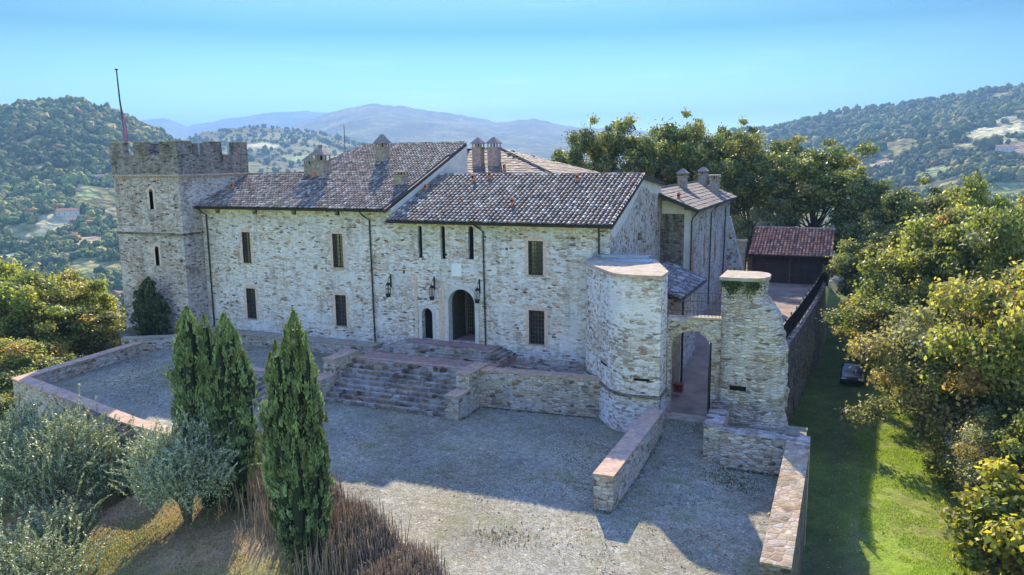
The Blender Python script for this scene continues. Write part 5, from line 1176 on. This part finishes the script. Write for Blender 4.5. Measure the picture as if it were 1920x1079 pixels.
RIGHT = [(7.9, -9.0, -1.3, 3.2, 'yel', 0, 'yellow leaved bush at the bottom right corner', 'bush'), (7.4, -2.8, -1.2, 3.1, 'oak', 1, 'low silvery green bush overhanging the sunny grass', 'bush'), (7.6, 5.8, 2.8, 5.5, 'oak', 0, 'large brownish green oak, widest of the lane side crowns', 'tree'),
 (9.6, .6, 4.6, 4.8, 'aut', 1, 'tall autumn tree at the right edge of the picture', 'tree'), (3.2, 18.4, 1.2, 3.9, 'aut', 0, 'pale yellow green crown above the parked car', 'tree'), (6.4, 21.8, 5.6, 5.4, 'aut', 1, 'high yellow green crown behind the large oak', 'tree'),
 (10.8, 16.4, 7.2, 4.6, 'aut', 2, 'golden topped tree near the right edge, above the oak', 'tree'), (2.0, 32, 4.9, 3.6, 'green', 2, 'feathery green tree just right of the shed', 'tree'), (4.9, 40.1, 7.3, 4.3, 'green', 0, 'dark tree between the shed and the golden crowns', 'tree'),
 (9.6, 40.2, 8.4, 4.2, 'aut', 0, 'green and rust tree in front of the far fields', 'tree'), (14.8, 40, 6.8, 4.2, 'aut', 1, 'tree on the skyline of the right slope by the fields', 'tree'), (2.3, 25.8, 1.6, 2.7, 'yel', 1, 'light green shrub against the fence end', 'bush'),
 (9.2, -4.6, .9, 3.0, 'aut', 2, 'small yellowing tree between the corner bush and the oak', 'tree'), (5.6, 12.2, -.6, 3.4, 'oak', 1, 'grey green bush hanging over the dark end of the lane', 'bush'), (6.3, 1.2, -2.6, 1.7, 'yel', 1, 'small bush with red tinted leaves at the grass edge', 'bush'),
 (12.5, 8, 4.4, 4.6, 'oak', 0, 'oak at the far right half cut by the frame', 'tree'), (8.8, -13.5, -2.6, 2.6, 'yel', 0, 'yellow bush at the lowest right of the frame', 'bush'), (5.2, 30.5, 3.6, 3.8, 'green', 1, 'green tree in the middle of the right hand thicket', 'tree'), (12, 28, 6, 4.6, 'green', 2, 'dark tree behind the golden topped tree', 'tree')]
for x, y, zc, R_, kd, v, lb, ct in RIGHT: place(kd, v, x, y, R_, lb, ct, G2, zc=zc)
LEFT = [(-63.4, -4.1, 1.2, 4.9, 'aut', 0, 'golden brown tree in the middle of the left edge group'), (-65.1, .9, 1.6, 4.0, 'aut', 1, 'tree with one branch reaching up beside the tower'), (-62.2, 3.0, -1.4, 3.4, 'aut', 2, 'bright yellow green tree touching the tower base'), (-56.6, -11.4, -1.2, 4.0, 'aut', 2, 'orange tinged tree nearest the terrace corner'),
 (-71.3, -1.5, 2.6, 4.1, 'aut', 0, 'rust topped tree at the left edge'), (-60.2, -1.2, -2.4, 3.2, 'green', 0, 'green crown just beyond the sunlit coping'), (-52.8, -15.8, -2.6, 2.7, 'aut', 1, 'low crown below the terrace corner'), (-58, -8, -1.8, 3.2, 'aut', 1, 'rounded crown behind the parapet corner'), (-67, -9, .4, 4.2, 'aut', 1, 'ochre tree furthest to the left')]
for x, y, zc, R_, kd, v, lb in LEFT: place(kd, v, x, y, R_, lb, grp=G3, zc=zc)
# ---- cypresses: many upright sprays on a lobed column
def cypress(name, lobes, zb, label, n=30000, seed=1, leaf=.085, dark=1.):
    r = np.random.RandomState(seed); x0, y0 = lobes[0][0], lobes[0][1]
    t = thing(name, (x0, y0, zb), label, 'cypress'); Ps, Ds, Cs = [], [], []
    vol = np.array([l[2]*l[3] for l in lobes]); cnt = (n*vol/vol.sum()).astype(int); core = MB()
    for (x, y, R_, H_, z0), m_ in zip(lobes, cnt):
        u = r.uniform(0, 1, m_)**.85; th = r.uniform(0, 2*math.pi, m_)
        sp_ = r.randint(0, max(60, m_//55), m_); su = r.uniform(0, 1, sp_.max()+1); st_ = r.uniform(0, 6.283, sp_.max()+1); so = r.uniform(-.22, .34, sp_.max()+1)
        u = np.clip(su[sp_]**.85+np.abs(r.normal(0, .030, m_)), 0, 1); th = st_[sp_]+r.normal(0, .11, m_)
        lob = 1+so[sp_]+.16*np.sin(3*th+u*5+x)+.12*np.sin(7*th+u*17+y)+.10*np.sin(11*th-u*23)
        prof = (.72+.28*np.sin(np.clip(u/.55, 0, 1)*1.57))*np.clip(u/.05, 0, 1)**.4*(1-u**4.)**.8+.03
        rad = R_*prof*lob*r.uniform(.86, 1.06, m_); z = z0+H_*u
        Ps.append(np.stack([x+rad*np.cos(th), y+rad*np.sin(th), z], 1))
        Ds.append(np.stack([np.cos(th)*.38, np.sin(th)*.38, np.full(m_, 1.)], 1)+r.normal(0, .20, (m_, 3)))
        g_ = np.clip(np.sin(3*th+u*5+x)*.5+.5, 0, 1)
        clump = vnoise(th*3+x, u*26+3)
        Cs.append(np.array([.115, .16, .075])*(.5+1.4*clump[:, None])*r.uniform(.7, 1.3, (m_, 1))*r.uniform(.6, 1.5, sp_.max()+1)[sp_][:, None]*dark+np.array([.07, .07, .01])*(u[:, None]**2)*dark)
        zz = np.linspace(.02, .93, 12); core.tube([(x, y, z0+H_*q) for q in zz], [R_*.66*float((.72+.28*math.sin(min(q/.55, 1)*1.57))*(1-q**4.)**.8) for q in zz], 10, c=(.015, .024, .012))  # solid dark core added inside each lobe to block light
    P = np.concatenate(Ps); D = np.concatenate(Ds); Cc = np.concatenate(Cs)
    nr = np.cross(D, r.normal(0, 1, D.shape)); V_, F_ = leafquads(P, r.uniform(.6, 1.3, len(P))*leaf, nr, .33, r, axis=D)
    npmesh('foliage', V_, F_, np.repeat(Cc, 4, 0), M['needle'], t); core.build('light_block_core', M['needle'], t)
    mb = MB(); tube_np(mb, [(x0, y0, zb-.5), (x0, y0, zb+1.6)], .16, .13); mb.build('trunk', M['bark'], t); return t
cypress('cypress', [(-19.28, -24.3, .80, 7.3, -.5), (-19.13, -24.35, .62, 9.75, -.3), (-20.13, -24.6, .42, 7.6, .2), (-19.78, -24.0, .42, 8.6, .2), (-18.63, -24.4, .42, 8.9, -.2), (-19.58, -24.9, .42, 8.2, .2), (-18.48, -24.1, .36, 6.3, .6), (-20.38, -24.3, .3, 5.4, 1.6), (-18.98, -24.9, .4, 7.0, .2)], -1.2, 'tall single cypress standing in front of the main staircase', 62000, 3)
cypress('cypress', [(-27.0, -21.4, .80, 7.4, -.9), (-27.35, -21.6, .80, 8.2, .4), (-26.8, -21.2, .6, 7.9, .3), (-27.7, -21.7, .45, 7.6, .1), (-27.2, -21.9, .6, 6.2, 1.0), (-27.75, -21.4, .55, 6.3, 1.2)], -1.4, 'left half of the twin cypress, the taller and slimmer column', 42000, 5)
cypress('cypress', [(-25.75, -21.0, .85, 7.4, -.9), (-25.35, -21.1, .66, 7.1, .8), (-26.1, -20.7, .66, 8.0, .2), (-25.75, -20.8, .6, 7.7, .3), (-26.4, -21.2, .5, 7.3, .1), (-24.95, -20.9, .45, 5.0, 1.6), (-25.7, -21.5, .6, 6.4, .8), (-24.55, -20.95, .28, 1.3, 4.5)], -1.3, 'right half of the twin cypress, broader with a ragged top', 46000, 7)
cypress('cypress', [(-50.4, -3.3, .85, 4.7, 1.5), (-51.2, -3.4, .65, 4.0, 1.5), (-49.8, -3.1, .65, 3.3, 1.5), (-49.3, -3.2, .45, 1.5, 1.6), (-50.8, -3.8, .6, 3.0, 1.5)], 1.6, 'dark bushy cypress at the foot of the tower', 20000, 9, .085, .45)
# ---- olives
def olive(x, y, zc, R_, label, seed, silver=.5, ns=520, grp='olive trees on the bank below the terrace'):
    r = np.random.RandomState(seed); zb = zg(x, y); t = thing('olive_tree', (x, y, zb), label, 'olive tree', grp)
    c0 = np.array([x, y, zc-R_*.25]); A = []; Dd = []; mb = MB()
    nb = 18; Bc = []
    for _ in range(nb):
        d = r.normal(0, 1, 3); d[2] = abs(d[2])*.9-.2; d /= np.linalg.norm(d); Bc.append(c0+d*R_*np.array([.62, .62, .55])*r.uniform(.6, 1.1))
    for b in Bc: tube_np(mb, [(x, y, zb-.3), (x+(b[0]-x)*.25, y+(b[1]-y)*.25, zb+(b[2]-zb)*.5), tuple(b)], .11, .03, 5)
    for i in range(ns):
        b = Bc[r.randint(nb)]; d = r.normal(0, 1, 3); d[2] = abs(d[2])*.8+.15; d /= np.linalg.norm(d); out_ = (b-c0); out_ /= (np.linalg.norm(out_)+1e-6)
        s0 = b+r.normal(0, .16, 3)*R_; g_ = d*.6+out_*.5+np.array([0, 0, .75]); g_ /= np.linalg.norm(g_); L_ = R_*r.uniform(.22, .5)
        m_ = int(34*L_/.9)+8; u = np.linspace(0, 1, m_)[:, None]; bend = r.normal(0, .22, 3)
        pts = s0+g_*L_*u+bend*(u**2)*L_; A.append(pts); Dd.append(np.repeat(g_[None], m_, 0)+bend*u*2)
        if i % 3 == 0: mb.tube([tuple(pts[0]), tuple(pts[m_//2]), tuple(pts[-1])], [.012, .008, .004], 3, cap=False)
    # inner leaf mass
    nm = int(8500*(R_/3)**2); d = r.normal(0, 1, (nm, 3)); d[:, 2] = np.abs(d[:, 2])-.4; d /= np.linalg.norm(d, axis=1, keepdims=True)
    A.append(c0+d*R_*np.array([.8, .8, .72])*(r.uniform(.2, 1, (nm, 1))**.4)); Dd.append(r.normal(0, 1, (nm, 3)))
    P = np.concatenate(A); D = np.concatenate(Dd); P = P+r.normal(0, .02, P.shape); ax_ = D+r.normal(0, .75, D.shape); nr = r.normal(0, 1, P.shape)+np.array([0, 0, .6])
    V_, F_ = leafquads(P, r.uniform(.055, .10, len(P)), nr, .28, r, axis=ax_)
    g1, g2, g3 = np.array([.20, .24, .11]), np.array([.37, .41, .27]), np.array([.10, .13, .065])
    k = r.uniform(0, 1, (len(P), 1)); cc_ = np.where(k < silver, g2, np.where(k < .85, g1, g3))*r.uniform(.7, 1.3, (len(P), 1))
    npmesh('crown', V_, F_, np.repeat(cc_, 4, 0), M['olive'], t); mb.build('trunk', M['bark'], t)
OL = [(-36.0, -22.6, .9, 3.5, 'green olive tree under the terrace wall, upper left of the group'), (-33.4, -20.9, -.1, 2.0, 'smaller olive tree right of the upper one against the wall'), (-30.2, -28.4, -1.6, 3.2, 'large olive tree in the bottom left corner'), (-32.6, -25.6, -1.4, 2.3, 'olive tree in the middle of the lower left group'),
      (-39.6, -22.6, .6, 3.0, 'olive tree cut by the left edge of the frame'), (-34.0, -30.5, -1.8, 2.6, 'olive tree at the left edge below the others'), (-27.6, -31.4, -3.6, 2.2, 'low olive tree at the very bottom of the frame')]
for k, (x, y, z_, R_, lb) in enumerate(OL): olive(x, y, z_, R_, lb, 20+k, .34)
olive(-26.9, -22.9, 1.75, 2.7, 'silver grey olive tree in front of the twin cypress', 41, .72, 800)
# ---- dry clipped hedge of bare upright stems
def hedge():
    r = np.random.RandomState(8); L_ = [(-33.2, -13.6), (-31.2, -15.2), (-27.6, -17.3), (-21.9, -20.3), (-17.6, -22.6), (-13.2, -25.1), (-9.5, -29.5)]
    t = thing('dry_hedge', (-20, -22, -.5), 'brown dried out hedge of bare upright stems along the edge of the gravel', 'hedge')
    seg = [math.dist(a, b) for a, b in zip(L_[:-1], L_[1:])]; tot = sum(seg)
    n = 17000; P0 = []; P1 = []
    for i in range(n):
        u = r.uniform(0, tot); k = 0
        while u > seg[k] and k < len(seg)-1: u -= seg[k]; k += 1
        a, b = np.array(L_[k]), np.array(L_[k+1]); d = (b-a)/seg[k]; nn = np.array([d[1], -d[0]]); off = abs(r.normal(0, 1.3))-.3 if r.random_sample() < .6 else r.normal(.3, .35)
        p = a+d*u+nn*off; hgt = 1.25+.3*math.sin(u*1.7)+.15*math.sin(u*4.1)+r.normal(0, .17)-.24*max(0, off)
        P0.append((p[0], p[1], -.5-.2*max(0, off))); P1.append((p[0]+r.normal(0, .12), p[1]+r.normal(0, .12), -.3+hgt))
    P0 = np.array(P0); P1 = np.array(P1); V_, F_, Cc = [], [], []
    w_ = r.uniform(.012, .026, n); q = r.uniform(0, 6.28, n); col = np.array([(.32, .235, .15), (.21, .15, .10), (.48, .38, .26), (.10, .075, .055)])[r.choice(4, n, p=[.4, .3, .2, .1])]
    mid = (P0+P1)/2+r.normal(0, .07, P0.shape)
    for lev, (pt, sc_) in enumerate(((P0, 1.3), (mid, 1.), (P1, .45))):
        for j in range(3): V_.append(pt+np.stack([np.cos(q+j*2.094)*w_*sc_, np.sin(q+j*2.094)*w_*sc_, np.zeros(n)], 1))
    V_ = np.stack(V_, 1).reshape(-1, 3); b_ = (np.arange(n)*9)[:, None]
    F_ = np.concatenate([b_+np.array([[l*3+j, l*3+(j+1) % 3, l*3+3+(j+1) % 3, l*3+3+j]]) for l in range(2) for j in range(3)])
    npmesh('stems', V_, F_, np.repeat(col, 9, 0), M['twig'], t)
    # fine side twigs and shrivelled leaves
    m_ = 42000; i = r.randint(0, n, m_); u = r.uniform(.1, 1., (m_, 1)); P = P0[i]*(1-u)+P1[i]*u+r.normal(0, .05, (m_, 3)); D = np.stack([r.normal(0, .5, m_), r.normal(0, .5, m_), r.uniform(.2, 1, m_)], 1)
    V_, F_ = leafquads(P, r.uniform(.03, .10, m_), r.normal(0, 1, (m_, 3)), .16, r, axis=D)
    cc_ = np.array([(.34, .24, .15), (.46, .35, .22), (.16, .11, .075), (.14, .16, .06)])[r.choice(4, m_, p=[.4, .25, .25, .1])]*r.uniform(.7, 1.3, (m_, 1))
    npmesh('twigs', V_, F_, np.repeat(cc_, 4, 0), M['twig'], t)
hedge()
place('yel', 1, -31.6, -15.6, 1.0, 'small orange leaved bush left of the hedge, below the side steps', 'bush', None, zc=.1)
# ---- grass tufts: lane, bank and weeds on the gravel (stuff)
def tufts(name, xy, z, label, cat, hgt, cols, seed, w=.25):
    r = np.random.RandomState(seed); n = len(xy); P = np.column_stack([xy, z+hgt*.5]); D = np.stack([r.normal(0, .35, n), r.normal(0, .35, n), np.ones(n)], 1)
    V_, F_ = leafquads(P, r.uniform(.5, 1.2, n)*hgt*.6, r.normal(0, 1, (n, 3))*np.array([1, 1, .1]), w, r, axis=D)
    cols = np.array(cols); c = cols[r.randint(0, len(cols), n)]*r.uniform(.7, 1.35, (n, 1))
    tag(npmesh(name, V_, F_, np.repeat(c, 4, 0), M['grass']), label, cat, kind='stuff')
r = np.random.RandomState(77)
n = 60000; xy = np.column_stack([r.uniform(.8, 5.8, n), r.uniform(-18, 14, n)]); k = fbm(xy[:, 0]/1.2, xy[:, 1]/1.2, 4) > .43; xy = xy[k]
tufts('lane_grass', xy, zground(xy[:, 0], xy[:, 1]), 'short green grass on the lane', 'grass', .09, [(.20, .30, .04), (.26, .34, .05), (.15, .24, .04)], 1)
n = 70000; xy = np.column_stack([r.uniform(-40, -12, n), r.uniform(-34, -17, n)]); s_ = (xy[:, 0]+31)*-.484+(xy[:, 1]+15)*-.874; k = (s_ > 1.4) & (fbm(xy[:, 0]/2, xy[:, 1]/2, 4) > .42); xy = xy[k]
tufts('bank_grass', xy, zground(xy[:, 0], xy[:, 1]), 'dry and green grass on the sunny bank', 'grass', .10, [(.34, .25, .12), (.26, .20, .09), (.16, .19, .05), (.30, .17, .08)], 2)
xs_, ys_ = [], []
for x, y, m_, sp in ((-5.1, -11.3, 420, .7), (-4.4, -12.2, 300, .6), (-6.3, -13.8, 120, 1.2), (-12.5, -9.4, 160, 1.0), (-12.0, -11.6, 150, .8), (-10.8, -14.6, 200, 1.2), (-12.4, -20.5, 380, .7), (-8.6, -19.5, 160, 1.6), (-40, -13, 500, 3.4), (-44, -11, 420, 2.4), (-45.5, -8.6, 280, 1.6), (-39, -9, 200, 2.5), (-7.5, -6.3, 260, 1.2)):
    xs_.append(r.normal(x, sp, m_)); ys_.append(r.normal(y, sp*.6, m_))
for (xa, ya, xb, yb, m_) in ((-20.4, -5.85, -13.6, -5.25, 420), (-30.2, -8.6, -21.8, -8.65, 120), (-20.5, -5.9, -20.55, -8.4, 90), (-9.95, -8.3, -9.95, -16.7, 260), (-9.0, -16.9, -9.9, -16.9, 40), (-8.95, -8.0, -8.95, -16.6, 220), (-5.4, -10.45, -2.7, -10.4, 260), (-2.62, -10.8, -2.6, -20, 300), (-6.65, -5.2, -6.55, -9.6, 160), (-13.2, -5.6, -9.6, -7.4, 160), (-33.2, -14.2, -27.6, -17.0, 200)):
    u_ = r.uniform(0, 1, m_)**1.0; u_ = (np.floor(u_*9)+r.uniform(0, 1, m_)**2)/9; xs_.append(xa+(xb-xa)*u_+r.normal(0, .07, m_)); ys_.append(ya+(yb-ya)*u_+r.normal(0, .07, m_))
xy = np.column_stack([np.concatenate(xs_), np.concatenate(ys_)]); tr_ = xy[:, 0] < -35.6
k = np.where(tr_, (xy[:, 0] > -47.6) & (xy[:, 1] > -16) & (xy[:, 1] < -6), (xy[:, 0] > -30) & (xy[:, 0] < -2.8)); xy = xy[k]; tr_ = tr_[k]
tufts('weeds', xy, np.where(tr_, 1.0, zfore(xy[:, 0], xy[:, 1])), 'weeds and dead leaves scattered on the gravel', 'weeds', .07, [(.05, .07, .025), (.09, .10, .03), (.10, .06, .03), (.14, .13, .05)], 3, .6)
n = 30000; xy = np.column_stack([r.uniform(-50, 6, n), r.uniform(-34, 12, n)]); q_ = fbm(xy[:, 0]/1.7+5, xy[:, 1]/1.7, 4)
inF = np.array([inpoly(FC_, a, b) for a, b in xy]); s_ = (xy[:, 0]+31)*-.484+(xy[:, 1]+15)*-.874
onF = inF & (xy[:, 0] > -33) & (xy[:, 1] < -8.6) & (xy[:, 0] < -2.7) & (q_ > .50) & ~((xy[:, 0] > -10.6) & (xy[:, 0] < -8.7) & (xy[:, 1] > -17.2))
onB = (~inF) & (s_ > 1.5) & (xy[:, 0] > -45) & (xy[:, 1] < -20) & (q_ > .4); onL = (xy[:, 0] > -.8) & (xy[:, 1] > -20) & (q_ > .46)
def litter(name, k, z, label):
    p = xy[k]; m_ = len(p); P = np.column_stack([p, z+.035]); nr = np.column_stack([r.normal(0, .35, m_), r.normal(0, .35, m_), np.ones(m_)])
    V_, F_ = leafquads(P, r.uniform(.03, .07, m_), nr, .65, r); c = np.array([(.26, .14, .06), (.36, .23, .10), (.16, .09, .05), (.40, .32, .12)])[r.randint(0, 4, m_)]
    tag(npmesh(name, V_, F_, np.repeat(c, 4, 0), M['twig']), label, 'fallen leaves', kind='stuff')
litter('fallen_leaves', onF, zfore(xy[onF][:, 0], xy[onF][:, 1]), 'brown fallen leaves on the gravel'); litter('fallen_leaves', onB, zground(xy[onB][:, 0], xy[onB][:, 1]), 'brown fallen leaves on the bank'); litter('fallen_leaves', onL, zground(xy[onL][:, 0], xy[onL][:, 1]), 'brown fallen leaves on the grass lane')
# ---- parked car under the trees
def car():
    t = thing('parked_car', (.15, 21.8, zg(.15, 21.8)), 'dark car parked nose out in the shade at the end of the grass lane', 'car'); z0 = -3.45; x, y = .15, 21.8
    mp = NT('dark_car_paint').bsdf((.012, .014, .02), .18, spec=.6); gl = M['glass']; sec = [(-2.1, .62, .55), (-2.0, .86, .72), (-1.1, .88, .95), (-.2, .88, 1.0), (1.2, .88, 1.0), (2.0, .86, .95), (2.15, .7, .6)]
    mb = MB(); rings = []
    for dy, hw, zt in sec: rings.append([(x-hw, y+dy, z0+.22), (x-hw-.02, y+dy, z0+zt*.7), (x-hw*.86, y+dy, z0+zt), (x+hw*.86, y+dy, z0+zt), (x+hw+.02, y+dy, z0+zt*.7), (x+hw, y+dy, z0+.22)])
    for a, b in zip(rings[:-1], rings[1:]):
        for k in range(6): mb.face([a[k], a[(k+1) % 6], b[(k+1) % 6], b[k]])
    mb.face(rings[0][::-1]); mb.face(rings[-1])
    mb.prism([(x-.62, y-.3), (x+.62, y-.3), (x+.62, y+1.5), (x-.62, y+1.5)], z0+1.42, z0+1.47); mb.build('body', mp, t)
    w_ = MB(); w_.prism([(x-.78, y-1.05), (x+.78, y-1.05), (x+.78, y+1.95), (x-.78, y+1.95)], z0+.96, z0+1.42, top=[(x-.6, y-.3), (x+.6, y-.3), (x+.6, y+1.5), (x-.6, y+1.5)]); w_.build('glasshouse', gl, t)
    for sx in (-1, 1):
        for dy in (-1.35, 1.35):
            wh = MB(); cx = x+sx*.80; wh.tube([(cx-.11, y+dy, z0+.33), (cx+.11, y+dy, z0+.33)], .33, 18); o = wh.build('wheel', M['gutter'], t); rm = MB(); rm.tube([(cx+sx*.112, y+dy, z0+.33), (cx+sx*.125, y+dy, z0+.33)], .2, 12); rm.build('rim', M['lead'], o)
        hl = MB(); hl.box((x+sx*.62-.17, y-2.12, z0+.52), (x+sx*.62+.17, y-2.02, z0+.66)); hl.build('headlight', plain('headlight_glass', (.6, .65, .7), .1, spec=.8), t)
    g = MB(); g.box((x-.35, y-2.14, z0+.40), (x+.35, y-2.09, z0+.55)); g.build('radiator_grille', M['gutter'], t)
car()
# ---- farmhouses on the far slopes
def farm(azd, rr_, w_, d_, h_, rot, label, roofc='redtile', wallc='plaster'):
    a = math.radians(azd); x, y = rr_*math.sin(a), rr_*math.cos(a)-47.5; z = zg(x, y); t = thing('farmhouse', (x, y, z), label, 'farmhouse'); c, s = math.cos(rot), math.sin(rot)
    T_ = lambda u, v, k: (x+u*c-v*s, y+u*s+v*c, z+k); mb = MB()
    B = [T_(-w_/2, -d_/2, -3), T_(w_/2, -d_/2, -3), T_(w_/2, d_/2, -3), T_(-w_/2, d_/2, -3)]; U = [T_(-w_/2, -d_/2, h_), T_(w_/2, -d_/2, h_), T_(w_/2, d_/2, h_), T_(-w_/2, d_/2, h_)]; mb.hexa(B+U); mb.build('wall', M[wallc], t)
    mb = MB(); e = .6; rA, rB = T_(-w_/2-e, 0, h_+d_*.25), T_(w_/2+e, 0, h_+d_*.25); cc_ = (.30, .15, .10)
    mb.face([T_(-w_/2-e, -d_/2-e, h_-.1), T_(w_/2+e, -d_/2-e, h_-.1), rB, rA], 0, cc_); mb.face([T_(w_/2+e, d_/2+e, h_-.1), T_(-w_/2-e, d_/2+e, h_-.1), rA, rB], 0, cc_)
    mb.face([T_(-w_/2, -d_/2, h_), T_(-w_/2, d_/2, h_), T_(-w_/2, 0, h_+d_*.25)], 0, cc_); mb.face([T_(w_/2, -d_/2, h_), T_(w_/2, d_/2, h_), T_(w_/2, 0, h_+d_*.25)], 0, cc_); mb.build('roof', M[roofc], t)
    for q in range(4):
        u = -w_/2+w_*(q+.5)/4; mb = MB(); mb.hexa([T_(u-.5, -d_/2-.03, 1), T_(u+.5, -d_/2-.03, 1), T_(u+.5, -d_/2+.1, 1), T_(u-.5, -d_/2+.1, 1), T_(u-.5, -d_/2-.03, 2.6), T_(u+.5, -d_/2-.03, 2.6), T_(u+.5, -d_/2+.1, 2.6), T_(u-.5, -d_/2+.1, 2.6)]); mb.build('window', M['glass'], t)
farm(-53.0, 895, 20, 9, 5, .75, 'low stone farmhouse in the clearing left of the tower'); farm(-52.55, 872, 13, 7, 3.5, .9, 'farm shed in front of the larger farmhouse in the left clearing', wallc='chim')
farm(-51.0, 840, 12, 7, 3.5, .6, 'small farm building at the wood edge close to the tower'); farm(-51.3, 1035, 26, 8, 4, .5, 'long pinkish building high on the left slope')
farm(8.95, 925, 16, 9, 6, -.2, 'white house on the slope at the far right edge'); farm(7.9, 1290, 22, 10, 6, -.1, 'pale farm near the top of the large right hand field')
